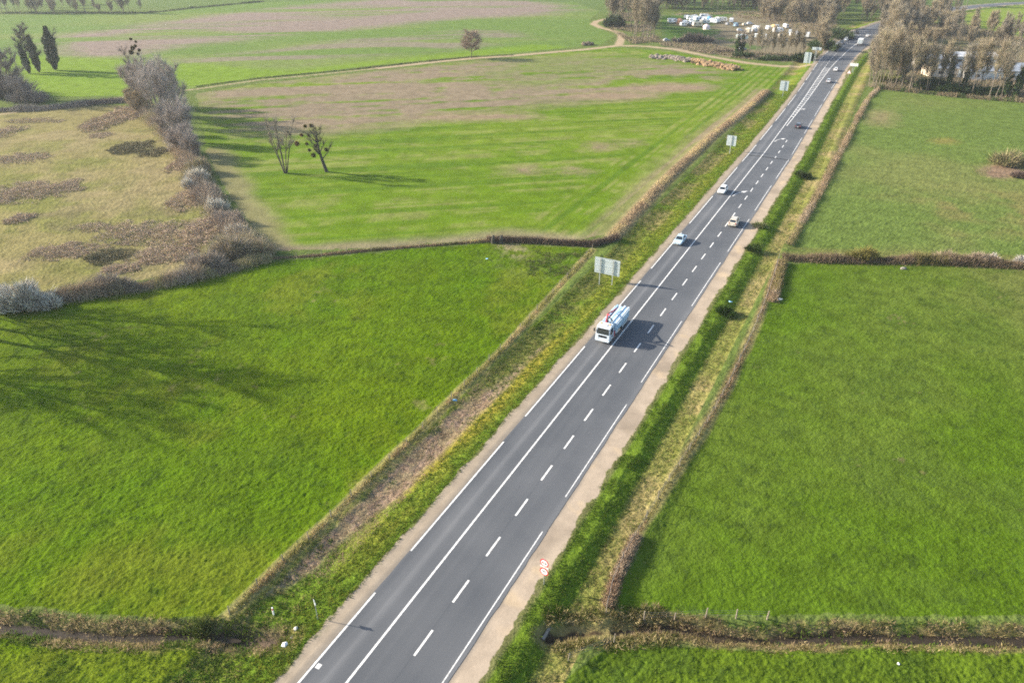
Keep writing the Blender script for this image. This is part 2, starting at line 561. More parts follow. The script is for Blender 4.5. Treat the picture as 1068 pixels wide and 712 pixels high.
# left pasture
blend(is_(1, 2), (.062, .118, .003), one)
blend(is_(1, 2), (.092, .132, .004), sstep(.35, .72, n_big * .6 + n_mid * .4) * .75)
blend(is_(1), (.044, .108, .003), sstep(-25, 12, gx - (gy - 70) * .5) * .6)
blend(is_(1, 2), (.050, .095, .006), sstep(.48, .72, n_mid) * .45)
blend(is_(1, 2), (.115, .135, .012), sstep(.52, .72, fbm(gx, gy, 13, 4, 87)) * .55)
blend(is_(1, 2, 3, 4), (.16, .145, .055), sstep(.70, .80, fbm(gx, gy, 1.9, 3, 88) * .6 + fbm(gx, gy, 16, 2, 89) * .4) * .6)
blend(is_(1, 2), (.030, .060, .005), sstep(.60, .80, n_sm) * .6)
blend(is_(1), (.10, .125, .030), soft(ell(560, 275, 55, 16), 5) * .45 * sstep(.35, .6, n_sm))
blend(is_(1), (.25, .21, .12), soft(PL([(520, 254), (548, 256), (552, 268), (530, 266)]), 2.5) * .8 * sstep(.3, .55, n_sm))
# right pastures
blend(is_(3, 4), (.076, .119, .009), one)
blend(is_(3), (.130, .142, .034), sstep(.34, .64, n_big * .75 + n_mid * .25) * .9)
edge_near = 1 - sstep(10, 60, gx - 40 - (gy - 45) * .35)
blend(is_(3), (.056, .110, .005), edge_near * .6)
blend(is_(3), (.172, .155, .062), sstep(.46, .7, fbm(gx, gy, 18, 3, 64)) * sstep(20, 80, gx - 40) * .55)
blend(is_(3, 4), (.055, .094, .011), sstep(.5, .74, n_mid) * .45)
blend(is_(3, 4), (.036, .062, .010), sstep(.60, .80, n_sm) * .6)
blend(is_(3), (.20, .17, .07), sstep(.74, .86, n_sm * .5 + n_mid * .5) * .7)
# far right field
blend(is_(5), (.098, .140, .030), one)
blend(is_(5), (.155, .160, .052), sstep(.40, .72, n_big) * .6)
blend(is_(5), (.19, .145, .060), soft(PL([(935, 212), (1000, 200), (1120, 205), (1150, 248), (1030, 240), (960, 225)]), 14) * .65 * sstep(.3, .65, n_mid))
blend(is_(5), (.22, .17, .09), soft(ell(918, 123, 14, 9), 5) * .7)
blend(is_(5), (.22, .17, .05), soft(ell(985, 148, 14, 3), 3) * .6)
blend(is_(5), (.20, .13, .09), soft(ell(1046, 178, 24, 8), 3) * .9)
# crop field
th = math.atan2(*(PL([(300, 240)])[0] - PL([(560, 222)])[0])[::-1])
u1, v1 = gx * math.cos(th) + gy * math.sin(th), -gx * math.sin(th) + gy * math.cos(th)
st1 = vn(u1 / 45 + 3, v1 / 1.1, 71) * .55 + vn(u1 / 90, v1 / 4.2, 72) * .45
u2, v2 = gx * D[0] + gy * D[1], gx * Nn[0] + gy * Nn[1]
st2 = .48 + .20 * np.sin(v2 * 2 * math.pi / 2.9 + 1.5 * vn(u2 / 60, v2 / 20, 75)) + .55 * (vn(u2 / 60, v2 / 1.3, 73) - .5)
head = sstep(-2, 2, v2 - float(P(582, 215) @ Nn) + 5 * (n_mid - .5))
st = st1 * (1 - head) + st2 * head
blend(is_(6), (.094, .155, .008), one)
blend(is_(6), (.130, .178, .018), sstep(.4, .7, n_big) * .6)
blend(is_(6), (.066, .122, .010), sstep(.50, .72, st) * .7)
blend(is_(6), (.20, .20, .07), sstep(.56, .30, st) * .55 * sstep(.35, .6, n_mid))
BR1 = PL([(203, 95), (270, 86), (490, 64), (640, 58), (755, 74), (748, 84), (640, 103), (540, 112), (430, 127), (330, 141), (270, 146), (228, 128), (206, 112)])
m1 = soft(BR1, 13, seed=200)
stx = vn(u1 / 40 + 9, v1 / 4.0, 81) * .55 + n_mid * .45
blend(is_(6), (.195, .148, .105), m1 * sstep(.25, .52, stx) * .92)
blend(is_(6), (.120, .160, .032), m1 * soft(PL([(560, 56), (640, 52), (700, 62), (640, 82), (560, 92), (480, 84)]), 12, seed=230) * .75 * sstep(.38, .6, stx))
for (a, b, rx, ry) in ((545, 177, 18, 2.6), (600, 178, 14, 3), (628, 153, 16, 2.4), (660, 149, 9, 1.8), (500, 122, 60, 3), (700, 92, 40, 3.2), (640, 100, 45, 3)):
    blend(is_(6), (.215, .16, .105), soft(ell(a, b, rx * 1.15, ry * 1.3), 2.5 + ry, seed=int(a)) * .95)
hb = polydist(gx, gy, HEDGE_BANK)
blend(is_(6), (.22, .175, .105), sstep(8.5, 2.5, hb + 3 * (n_mid - .5)) * (.45 + .5 * sstep(.4, .6, vn(v2 / 1.1, u2 / 40, 84))))
bot = polydist(gx, gy, PL([(285, 266), (400, 260), (520, 248), (610, 252)]))
blend(is_(6), (.23, .18, .12), sstep(7, 1.5, bot + 4 * (n_mid - .5)) * .75)
left_e = polydist(gx, gy, PL([(282, 268), (262, 240), (237, 203), (214, 160)]))
blend(is_(6), (.22, .165, .11), sstep(9, 3, left_e + 4 * (n_mid - .5)) * .6)
# far stubble field
blend(is_(8), (.100, .155, .032), one)
blend(is_(8), (.150, .180, .050), sstep(.42, .68, vn(u1 / 120, v1 / 25, 91)) * .6)
BR2 = PL([(60, 38), (130, 28), (270, 10), (400, -1), (560, 1), (610, 10), (560, 16), (480, 20), (330, 34), (215, 46), (110, 62), (68, 60)])
m2 = soft(BR2, 18, seed=260)
stb = vn(u1 / 55 + 2, v1 / 7.0, 92) * .5 + vn(u1 / 90 + 2, v1 / 20.0, 93) * .5
blend(is_(8), (.195, .152, .122), m2 * sstep(.22, .5, stb))
m3 = soft(PL([(170, 66), (290, 50), (420, 36), (520, 30), (560, 40), (470, 52), (330, 62), (190, 78)]), 14, seed=290)
blend(is_(8), (.185, .15, .115), m3 * sstep(.45, .62, stb) * .8)
blend(is_(8), (.125, .200, .012), soft(PL([(-500, 75), (0, 58), (110, 60), (300, 74), (480, 54), (560, 46), (600, 50), (480, 60), (300, 80), (205, 90), (140, 102), (0, 105), (-500, 115)]), 7, seed=310) * .8)
# meadow
blend(is_(7), (.190, .165, .066), one)
blend(is_(7), (.135, .142, .036), sstep(.44, .66, n_big * .5 + n_mid * .5) * .85)
blend(is_(7), (.225, .180, .095), sstep(.52, .74, fbm(gx, gy, 14, 3, 95)) * .6)
blend(is_(7), (.125, .100, .060), sstep(.62, .82, n_mid) * .5)
blend(is_(7), (.10, .095, .045), sstep(.66, .82, n_sm) * .5)
# camp, far fields
blend(is_(9), (.16, .135, .085), one)
blend(is_(9), (.07, .105, .03), sstep(.5, .62, n_big * .6 + n_mid * .4))
blend(is_(9), (.062, .115, .020), soft(PL([(686, 17), (770, 14), (758, 19), (702, 21), (700, 28), (745, 31), (742, 37), (688, 42)]), 5, seed=330))
blend(is_(10, 11), (.150, .20, .030), one)
# unassigned ground
woods = PL([(905, 90), (1068, 100), (1500, 112), (1500, 20), (1000, 26), (930, 30), (908, 50)])
mw = soft(woods, 6, 4)
blend(is_(0), (.135, .115, .070), mw * .85)
blend(is_(0), (.10, .125, .035), sstep(.45, .65, n_big) * .5)
farm = sstep(560, 640, gy)
blend(is_(0), (.085, .135, .035), farm * .6)
# verges
vg = is_(12)
blend(vg, (.095, .150, .014), one)
left = (w_ <= 0)
sj_ = S_ + 14 * (fbm(gx, gy, 4, 3, 68) - .5) + 6 * (dL_ - 8)
brs = sstep(S_of(345, 590) - 3, S_of(345, 590) + 4, sj_) * sstep(S_of(545, 395) + 4, S_of(545, 395) - 6, sj_)
blend(vg * left, (.165, .175, .024), sstep(2.4, 3.8, dL_) * sstep(.30, .55, n_mid) * .75)
blend(vg * ~left, (.110, .170, .016), sstep(5.2, 4.4, dR_))  # brighter green paints the sunlit upper part of the ditch slope
blend(vg * left, (.26, .22, .032), sstep(3.4, 4.4, dL_ + 1.6 * (n_sm - .5)) * sstep(7.0, 5.6, dL_ + 2 * (n_mid - .5)) * brs * .8)
blend(vg * left, (.26, .185, .130), sstep(5.4, 6.6, dL_ + 1.5 * (n_mid - .5)) * sstep(10.2, 9.2, dL_) * brs * (.75 + .25 * sstep(.35, .6, n_sm)))
blend(vg * left, (.125, .130, .040), sstep(5.6, 7, dL_) * .75 * (1 - brs) * sstep(.35, .6, n_mid))
blend(vg * left, (.23, .175, .085), sstep(5.2, 6.5, dL_ + 2 * (n_mid - .5)) * sstep(.45, .62, n_mid) * (S_ > S_of(700, 240)) * .6)
blend(vg * ~left, (.185, .185, .048), sstep(5.9, 6.6, dR_ + .6 * (n_mid - .5)) * .9)
blend(vg * ~left, (.27, .21, .095), sstep(6.2, 7, dR_) * sstep(.42, .66, n_mid) * .75 * (1 + .2 * (S_ > 160)))
blend(vg, (.04, .075, .010), sstep(.6, .8, n_sm) * .5)
blend(vg, (.15, .115, .075), (sstep(3.6, 3.0, dR_) * ~left + sstep(2.3, 1.7, dL_) * left) * .6)
# streams: mud and dead grass on the banks
dsl, dsr = polydist(gx, gy, STREAM_L), polydist(gx, gy, STREAM_R)
ds = np.minimum(np.where(dL_ > 2.6, dsl, 99), np.where(dR_ > 4, dsr, 99)) + 2.0 * (fbm(gx, gy, 3.5, 3, 66) - .5) + .8 * (n_sm - .5)
notroad = (~np.isin(ID, (13, 14))).astype(float)
blend(notroad, (.20, .155, .070), sstep(1.8, 1.0, ds) * .75)
blend(notroad, (.050, .035, .024), sstep(.75, .30, ds) * .95)
pond = soft(PL([(222, 662), (245, 657), (285, 656), (302, 664), (292, 674), (240, 676)]), 1.0, seed=350)
blend(notroad, (.10, .075, .055), pond * .9)
# fence feet
df = np.minimum(polydist(gx, gy, FENCE_L), polydist(gx, gy, FENCE_R))
blend(notroad, (.27, .225, .09), sstep(1.1, .4, df + .8 * (n_mid - .5)) * .75)
# cross track on the right and hedge bank
blend(notroad, (.16, .15, .05), sstep(4, 1.5, polydist(gx, gy, CROSS_R)) * .55 * sstep(.35, .6, vn(gx / 40, gy / .9, 96)))
blend(notroad, (.20, .155, .090), sstep(3.0, 1.0, hb) * .9)
# shoulders and tracks
blend(is_(13), (.285, .235, .175), one)
blend(is_(13) * ~left, (.36, .29, .215), one)
blend(is_(13), (.20, .16, .12), sstep(.55, .75, n_mid) * .5)
blend(is_(13) * ~left, (.47, .36, .23), sstep(.55, .72, fbm(gx, gy, 3.2, 3, 97)) * .6)
blend(is_(13), (.16, .145, .125), (sstep(.9, .3, np.where(left, dL_, dR_) + .7 * (n_mid - .5))) * .6)
blend(is_(13), (.12, .13, .05), sstep(.62, .8, n_sm) * .35 * np.where(left, sstep(1.0, 1.8, dL_), sstep(2.3, 3.1, dR_)))
blend(is_(14), (.33, .255, .165), one)
blend(notroad * (dL_ > 2), (.33, .255, .165), sstep(tr_w + 1.4, tr_w - .2, dtr + .8 * (n_mid - .5)) * np.where(tr_w < 1, .45, .85))

verts = np.c_[gx, gy, gzv]
VG = verts.reshape(nr, nc, 3)
du, dv = np.gradient(VG, axis=1), np.gradient(VG, axis=0)
nrm = np.cross(du, dv)
nrm /= np.linalg.norm(nrm, axis=2, keepdims=True)
nrm[nrm[..., 2] < 0] *= -1
nrm = nrm.reshape(-1, 3)
q = np.arange(nr * nc).reshape(nr, nc)
quads = np.stack([q[:-1, :-1], q[:-1, 1:], q[1:, 1:], q[1:, :-1]], -1).reshape(-1, 4)
fid = ID[quads[:, 0]]
for k in range(len(names)):
    fs = quads[fid == k]
    if not len(fs): continue
    used, inv = np.unique(fs, return_inverse=True)
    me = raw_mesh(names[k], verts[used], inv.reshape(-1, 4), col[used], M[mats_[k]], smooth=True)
    me.normals_split_custom_set_from_vertices(nrm[used].tolist())
    tag(link(names[k], me), labels[k], kind='structure')

# ------------------------------------------------------------------ asphalt
def asphalt_mat():
    m = bpy.data.materials.new('asphalt'); m.use_nodes = True
    nt = m.node_tree; N, L = nt.nodes.new, nt.links.new
    b = nt.nodes['Principled BSDF']
    b.inputs['Roughness'].default_value = 0.82; b.inputs['Specular IOR Level'].default_value = 0.35
    uv = N('ShaderNodeUVMap'); uv.uv_map = 'road'
    sep = N('ShaderNodeSeparateXYZ'); L(uv.outputs[0], sep.inputs[0])
    tc = N('ShaderNodeTexCoord')
    def ramp(pts):
        r = N('ShaderNodeValToRGB')
        r.color_ramp.elements[0].position, r.color_ramp.elements[0].color = pts[0][0], (pts[0][1],) * 3 + (1,)
        r.color_ramp.elements[1].position, r.color_ramp.elements[1].color = pts[-1][0], (pts[-1][1],) * 3 + (1,)
        for p, c in pts[1:-1]:
            e = r.color_ramp.elements.new(p); e.color = (c, c, c, 1)
        return r
    # across the road: wear bands (0 = left edge, 1 = right edge)
    a = ramp([(0, .45), (.03, .10), (.08, .42), (.13, .55), (.155, 1.0), (.185, .95), (.21, .45), (.26, .32), (.325, .42), (.345, .06), (.36, .20), (.40, .18), (.45, .32), (.5, .22), (.56, .36), (.645, .26), (.655, .04), (.672, .26), (.73, .30), (.80, .22), (.88, .32), (.93, .42), (.965, .75), (1.0, 1.0)])
    L(sep.outputs['Y'], a.inputs[0])
    st = N('ShaderNodeTexNoise'); st.inputs['Scale'].default_value = 1.0; st.inputs['Detail'].default_value = 4
    mp = N('ShaderNodeMapping'); mp.inputs['Scale'].default_value = (0.03, 26, 1); L(uv.outputs[0], mp.inputs[0]); L(mp.outputs[0], st.inputs['Vector'])
    n2 = N('ShaderNodeTexNoise'); n2.inputs['Scale'].default_value = 0.12; n2.inputs['Detail'].default_value = 5; L(tc.outputs['Object'], n2.inputs['Vector'])
    n3 = N('ShaderNodeTexNoise'); n3.inputs['Scale'].default_value = 14; n3.inputs['Detail'].default_value = 3; L(tc.outputs['Object'], n3.inputs['Vector'])
    def math_(op, x, y):
        k = N('ShaderNodeMath'); k.operation = op
        for i, v in enumerate((x, y)):
            if isinstance(v, (int, float)): k.inputs[i].default_value = v
            else: L(v, k.inputs[i])
        return k.outputs[0]
    f = math_('MULTIPLY', a.outputs[0], math_('ADD', math_('MULTIPLY', st.outputs['Fac'], 1.0), 0.5))
    f = math_('ADD', math_('MULTIPLY', f, 0.55), math_('MULTIPLY', math_('SUBTRACT', n2.outputs['Fac'], 0.5), 0.7))
    f = math_('ADD', f, math_('MULTIPLY', math_('SUBTRACT', n3.outputs['Fac'], 0.5), 0.18))
    mix = N('ShaderNodeMix'); mix.data_type = 'RGBA'
    mix.inputs['A'].default_value = (.064, .070, .078, 1); mix.inputs['B'].default_value = (.165, .167, .170, 1)
    L(f, mix.inputs['Factor']); L(mix.outputs['Result'], b.inputs['Base Color'])
    return m


M['asphalt'] = asphalt_mat()
nS = len(MID)
fr = np.linspace(0, 1, 9)
offL, offR = 0.15, 0.42
V, UV = [], []
edge_n = 0.10 * (vn(SCUM / 1.7, SCUM * 0, 5) - .5)
# finer stations so that the right edge is a little ragged
SS = np.r_[np.arange(-38, 260, 0.8), np.arange(260, SCUM[-1] - 1, 3.0)]
en = 0.16 * (fbm(SS, SS * 0 + 3.3, 2.3, 3, 6) - .5) * 2
en2 = 0.07 * (fbm(SS, SS * 0 + 9.3, 2.0, 3, 8) - .5) * 2
ring = []
for i, S in enumerate(SS):
    row = []
    a, b = road_pt(S, 0, -offL + en2[i]), road_pt(S, 1, offR + en[i])
    row.append((a[0], a[1], -0.11, S, -0.01)); row.append((a[0], a[1], 0.0, S, 0.0))
    for f_ in fr[1:-1]:
        p = road_pt(S, f_); row.append((p[0], p[1], 0.0, S, f_))
    row.append((b[0], b[1], 0.0, S, 1.0)); row.append((b[0], b[1], -0.13, S, 1.01))
    ring.append(row)
ring = np.array(ring)
n1, n2_ = ring.shape[:2]
vv = ring.reshape(-1, 5)
q = np.arange(n1 * n2_).reshape(n1, n2_)
fq = np.stack([q[:-1, :-1], q[:-1, 1:], q[1:, 1:], q[1:, :-1]], -1).reshape(-1, 4)
me = raw_mesh('road', vv[:, :3], fq, None, M['asphalt'])
uvl = me.uv_layers.new(name='road')
uvl.data.foreach_set('uv', vv[fq.ravel()][:, 3:5].astype(np.float32).ravel())
tag(link('road', me), 'grey three lane asphalt road running diagonally into the distance', kind='structure')


def stripe(mb, Sa, Sb, frac, off, wid, z=0.006, step=4.0):
    n = max(1, int((Sb - Sa) / step))
    pts = []
    for S in np.linspace(Sa, Sb, n + 1):
        fr_ = frac(S) if callable(frac) else frac
        a, b = road_pt(S, fr_, off - wid / 2), road_pt(S, fr_, off + wid / 2)
        pts.append(((a[0], a[1], z), (b[0], b[1], z)))
    for (a, b), (c, d) in zip(pts[:-1], pts[1:]):
        mb.quad(a, b, d, c)


mk = MB()
sol_R = lambda S: float(np.interp(S, SCUM, FR_R))
sol_L = lambda S: float(np.interp(S, SCUM, FR_L))
S_w0, S_w1 = S_of(815, 131), S_of(864, 70)        # hatched wedge
S_far = S_of(900, 34)
stripe(mk, -36, S_w0, 1 / 3, 0, 0.21)
# left edge: 20 m dashes, 6 m gaps, from a dash end surveyed at (428,574)
S_gap = S_of(428, 574)
for k in range(-3, 26):
    a = S_gap + 26.3 * k
    if a + 20.3 > S_far: break
    stripe(mk, a, a + 20.3, 0, 0, 0.19)
S_rg = S_of(590, 518)
for k in range(-4, 26):
    a = S_rg + 26.3 * k
    if a + 20.3 > S_of(872, 82): break
    stripe(mk, a, a + 20.3, 1, 0, 0.12)
S_d = S_of(564.9, 500.8)
for k in range(-14, 60):
    a = S_d + 6.5 * k
    if a > S_of(820, 144): break
    stripe(mk, a, a + 3.0, 2 / 3, 0, 0.22)
# wedge of hatching between the two solid lines
stripe(mk, S_w0, S_far, sol_R, 0, 0.24)
stripe(mk, S_w0, S_w1, sol_L, 0, 0.24, z=0.0075)
S = S_w0 + 14
while S < S_w1 - 2:
    fa, fb = sol_L(S), sol_R(S)
    a, b = road_pt(S, fa, .13), road_pt(S, fb, -.13)
    c, d = road_pt(S + .7, fb, -.13), road_pt(S + .7, fa, .13)
    mk.quad((*a, .009), (*b, .009), (*c, .009), (*d, .009))
    S += 3.6
S = S_w1 + 3
while S < S_far:
    stripe(mk, S, S + 3, sol_L, 0, 0.22); S += 6.5
# merge arrows
def arrow(px, py):
    """merge arrow: leaves the solid line and bends towards the right hand lane"""
    S = S_of(px, py) - 3.2
    pts = [(0, .55), (1.2, .68), (2.4, .98), (3.4, 1.42), (4.2, 1.95)]
    for (s0, y0), (s1, y1) in zip(pts[:-1], pts[1:]):
        a, b = road_pt(S + s0, 1 / 3, y0 - .12), road_pt(S + s0, 1 / 3, y0 + .12)
        c, d = road_pt(S + s1, 1 / 3, y1 + .12), road_pt(S + s1, 1 / 3, y1 - .12)
        mk.quad((*a, .007), (*b, .007), (*c, .007), (*d, .007))
    t0, t1, t2 = road_pt(S + 4.6, 1 / 3, 1.6), road_pt(S + 3.7, 1 / 3, 2.35), road_pt(S + 5.6, 1 / 3, 2.95)
    mk.add([(*t0, .007), (*t1, .007), (*t2, .007)], [(0, 1, 2)])
arrow(770, 201); arrow(811.5, 145.5); arrow(836, 114.5)
stripe(mk, S_of(326, 691) - .25, S_of(326, 691) + .25, 0, .45, .42)
tag(mk.build('road_markings', M['line'], fix=False), 'white painted lines, dashes and merge arrows on the asphalt', kind='structure')

# ------------------------------------------------------------------ water in the ditches
def water_mat():
    m = mat('ditch_water', (.034, .026, .017), 0.45, spec=0.15, noise=.4, nscale=.6, bump=.15)
    return m
M['water'] = water_mat()
def ribbon(name, line, wid, z, label):
    ln = resample(line, 1.0)
    mb = MB(); prev = None
    for i, p in enumerate(ln):
        d = ln[min(i + 1, len(ln) - 1)] - ln[max(i - 1, 0)]; d /= np.linalg.norm(d)
        nn = np.array([d[1], -d[0]])
        w = (wid[0] + (wid[1] - wid[0]) * i / len(ln)) * (.65 + .7 * float(vn(np.array([i / 3.1]), np.array([z]), 3)[0])) * min(1, .15 + i / 2.5, .15 + (len(ln) - 1 - i) / 2.5)
        a, b = p - nn * w, p + nn * w
        cur = ((a[0], a[1], z), (b[0], b[1], z))
        if prev: mb.quad(prev[0], prev[1], cur[1], cur[0])
        prev = cur
    tag(mb.build(name, M['water']), label, kind='structure')
ribbon('ditch_water', STREAM_L[:-1], (.45, .6), -1.27, 'muddy water in the left stream')
ribbon('ditch_water', STREAM_R, (1.0, .34), -1.42, 'dark water in the right ditch')

# ------------------------------------------------------------------ vegetation
TW_GREY = (.36, .31, .265); TW_BROWN = (.34, .265, .19); TW_RED = (.28, .19, .14); TW_YEL = (.40, .34, .12)
STRAW = (.46, .37, .19); DEADB = (.30, .215, .14)


def cj(c, n, j=.25, seed=0):
    g = np.random.default_rng(seed)
    return np.clip(np.asarray(c)[None, :] * (1 + j * g.normal(size=(n, 1))) * (1 + .08 * g.normal(size=(n, 3))), .004, .9)


def along(line, n, g, width):
    """n random points along a polyline with lateral spread; returns xy, t in metres, lateral"""
    line = np.asarray(line)
    seg = np.hypot(*(line[1:] - line[:-1]).T)
    cum = np.r_[0, np.cumsum(seg)]
    t = g.uniform(0, cum[-1], n)
    x, y = np.interp(t, cum, line[:, 0]), np.interp(t, cum, line[:, 1])
    k = np.clip(np.searchsorted(cum, t) - 1, 0, len(seg) - 1)
    d = (line[1:] - line[:-1])[k] / (seg[k][:, None] + 1e-9)
    lat = g.normal(size=n) * width
    return np.c_[x + d[:, 1] * lat, y - d[:, 0] * lat], t, lat


def scrub(name, line, n, width, height, blade, cols, seed, mat_='twig', patch=6.0, lean=.45, parent=None, lo=.35, quads=False, gaps=0.0):
    g = np.random.default_rng(seed)
    xy, t, lat = along(line, n, g, width)
    prof = fbm(t, t * 0 + seed * 3.1, patch, 3, seed)
    if gaps > 0:
        keep = prof > gaps
        xy, t, lat, prof = xy[keep], t[keep], lat[keep], prof[keep]
        n = len(t)
    h = height * (lo + (1 - lo) * np.clip((prof - .25) / .5, 0, 1)) * np.clip(1 - .35 * (lat / (width * 1.6 + 1e-6)) ** 2, .25, 1) * g.uniform(.45, 1.1, n)
    z0 = ground_z(xy[:, 0], xy[:, 1], False) - .05
    # twigs start at different heights inside the mass
    up = g.uniform(0, .55, n) * h * (height > 1.2)
    base = np.c_[xy, z0 + up]
    dirn = np.c_[g.normal(size=(n, 2)) * lean, np.ones(n)]
    dirn /= np.linalg.norm(dirn, axis=1, keepdims=True)
    tip = base + dirn * (h - up * .7)[:, None]
    pick = np.floor(np.clip(vn(t / patch, lat * 0 + seed, 17) * .999, 0, .999) * len(cols)).astype(int)
    pick = np.where(g.uniform(size=n) < .35, g.integers(0, len(cols), n), pick)
    c = np.asarray(cols)[pick] * (1 + .25 * g.normal(size=(n, 1)))
    c = np.clip(c, .004, .9)
    return soup(name, base, tip, blade * g.uniform(.6, 1.3, n), c, M[mat_], parent, seed=seed, quads=quads)


def tufts(name, pts, nb, hgt, blade, cols, seed, spread=.12, lean=.6, label=None, mat_='blade'):
    g = np.random.default_rng(seed)
    n = len(pts)
    z = ground_z(pts[:, 0], pts[:, 1], True) - .03
    c0_ = np.asarray(cols)[g.integers(0, len(cols), n)] * (1 + .18 * g.normal(size=(n, 1)))
    hs = hgt * g.uniform(.5, 1.3, n)
    base = np.repeat(np.c_[pts, z], nb, 0)
    hs = np.repeat(hs, nb)
    off = g.normal(size=(n * nb, 2)) * spread
    base[:, :2] += off
    d = np.c_[off / spread * .25 + g.normal(size=(n * nb, 2)) * lean * .6, np.ones(n * nb)]
    d /= np.linalg.norm(d, axis=1, keepdims=True)
    tip = base + d * (hs * g.uniform(.6, 1.1, n * nb))[:, None]
    c = np.clip(np.repeat(c0_, nb, 0) * (1 + .12 * g.normal(size=(n * nb, 1))), .004, .8)
    o = soup(name, base, tip, blade * g.uniform(.7, 1.3, n * nb), c, M[mat_], seed=seed)
    return tag(o, label, kind='stuff')


def road_scatter(n, side, d0, d1, Sa, Sb, g, far_falloff=True):
    u = g.uniform(0, 1, n)
    S = Sa + (Sb - Sa) * (u ** 1.5 if far_falloff else u)
    d = g.uniform(d0, d1, n)
    out = np.zeros((n, 2))
    i = np.interp(S, SCUM, np.arange(len(MID)))
    k = np.minimum(i.astype(int), len(MID) - 2); t = (i - k)[:, None]
    a, b = LL[k] * (1 - t) + LL[k + 1] * t, RR[k] * (1 - t) + RR[k + 1] * t
    dd = (b - a) / np.linalg.norm(b - a, axis=1, keepdims=True)
    return (b + dd * d[:, None]) if side > 0 else (a - dd * d[:, None])


g0 = np.random.default_rng(77)
LUSH = [(.095, .155, .018), (.075, .135, .016), (.125, .175, .026), (.065, .115, .018)]
DRYG = [(.25, .215, .08), (.20, .20, .065), (.32, .26, .12), (.15, .165, .04)]
STREAM_GAP = lambda p: polydist(p[:, 0], p[:, 1], STREAM_R) > 1.3
p = road_scatter(11000, 1, 3.0, 5.0, 20, 300, g0); p = p[STREAM_GAP(p)]; p = p[fbm(p[:, 0], p[:, 1], 2.2, 3, 12) > .40]
tufts('verge_grass', p, 6, .19, .09, LUSH + LUSH[2:3], 101, .16, .8, 'lush green weeds along the gravel shoulder right of the road')
p = road_scatter(5000, 1, 4.9, 6.3, 20, 300, g0); p = p[STREAM_GAP(p)]
tufts('verge_grass', p, 6, .16, .09, LUSH, 114, .2, .8, 'scattered green weeds on the ditch slope right of the road')
p = road_scatter(9000, 1, 6.2, 8.9, 20, 300, g0); p = p[STREAM_GAP(p)]
tufts('dry_grass', p, 6, .22, .07, DRYG + LUSH[:2], 102, .15, .8, 'thin yellowish grass on the strip right of the ditch')
p = road_scatter(17000, -1, 1.9, 5.4, 20, 320, g0)
tufts('verge_grass', p, 6, .24, .08, LUSH + [(.17, .19, .028), (.19, .19, .03)], 103, .14, .8, 'yellow green grass on the left verge')
p = road_scatter(11000, -1, 5.2, 10.2, 18, 300, g0)
p = p[polydist(p[:, 0], p[:, 1], STREAM_L) > 1.6]
sb = (p - c0) @ D + S0
sb = sb + 14 * (fbm(p[:, 0], p[:, 1], 4, 3, 68) - .5)
brown = (sb > S_of(350, 590)) & (sb < S_of(535, 400)) & (fbm(p[:, 0], p[:, 1], 2.5, 3, 69) > .40)
keep = ~brown
tufts('verge_grass', p[keep & ~brown], 6, .30, .09, LUSH + DRYG[:2] + [(.05, .085, .02)], 104, .16, .8, 'rough grass in the shallow ditch left of the road')
tufts('dead_stalks', p[brown], 7, .30, .06, [DEADB, (.36, .26, .175), (.20, .145, .10), (.40, .31, .20)], 105, .3, 1.6, 'flattened brown dead stalks in the left roadside ditch')
# stream banks
def bank_pts(line, n, w0, w1, g):
    xy, t, lat = along(line, n, g, 0)
    ln = np.asarray(line)
    xy2, t, lat = along(line, n, g, 1.0)
    s = np.sign(lat); k = g.uniform(w0, w1, n)
    d = xy2 - xy2
    seg = np.hypot(*(ln[1:] - ln[:-1]).T); cum = np.r_[0, np.cumsum(seg)]
    i = np.clip(np.searchsorted(cum, t) - 1, 0, len(seg) - 1)
    dr = (ln[1:] - ln[:-1])[i] / seg[i][:, None]
    ctr = np.c_[np.interp(t, cum, ln[:, 0]), np.interp(t, cum, ln[:, 1])]
    return ctr + np.c_[dr[:, 1], -dr[:, 0]] * (s * k)[:, None]
pr = bank_pts(STREAM_R[2:], 4200, .38, 1.65, g0); pr = pr[(pr[:, 0] < 75)]; kk = fbm(pr[:, 0], pr[:, 1], 2.6, 3, 19); grn = pr[(kk < .46)]; pr = pr[kk > .46]
tufts('verge_grass', grn[::2], 7, .34, .09, LUSH + [(.16, .16, .04)], 115, .2, .9, 'green weeds between the straw along the right ditch')
tufts('dry_grass', pr, 9, .40, .055, [STRAW, (.28, .22, .11), (.20, .17, .06), DEADB, (.16, .15, .05)], 106, .2, 1.3, 'straw coloured dead grass along the right ditch')
pr = bank_pts(STREAM_R[:4], 500, .9, 2.2, g0)
tufts('dry_grass', pr, 9, .5, .08, [STRAW, (.10, .11, .03), (.16, .14, .05)], 107, .2, 1.2, 'dry and green grass round the right culvert mouth')
pl_ = bank_pts(STREAM_L, 2800, .40, 1.75, g0)
pl_ = pl_[(pl_[:, 0] > -75)]
SL, wl, hl = roadframe(pl_[:, 0], pl_[:, 1]); pl_ = pl_[-wl - hl > 5]
up = vn(pl_[:, 0] / 3, pl_[:, 1] / 3, 5) > .45
tufts('dry_grass', pl_[up], 9, .38, .06, [STRAW, (.29, .23, .12), DEADB, (.12, .12, .04)], 108, .2, 1.3, 'straw coloured dead grass along the left stream')
tufts('verge_grass', pl_[~up], 8, .32, .09, LUSH + [(.09, .11, .03)], 109, .2, .9, 'green weeds along the left stream')
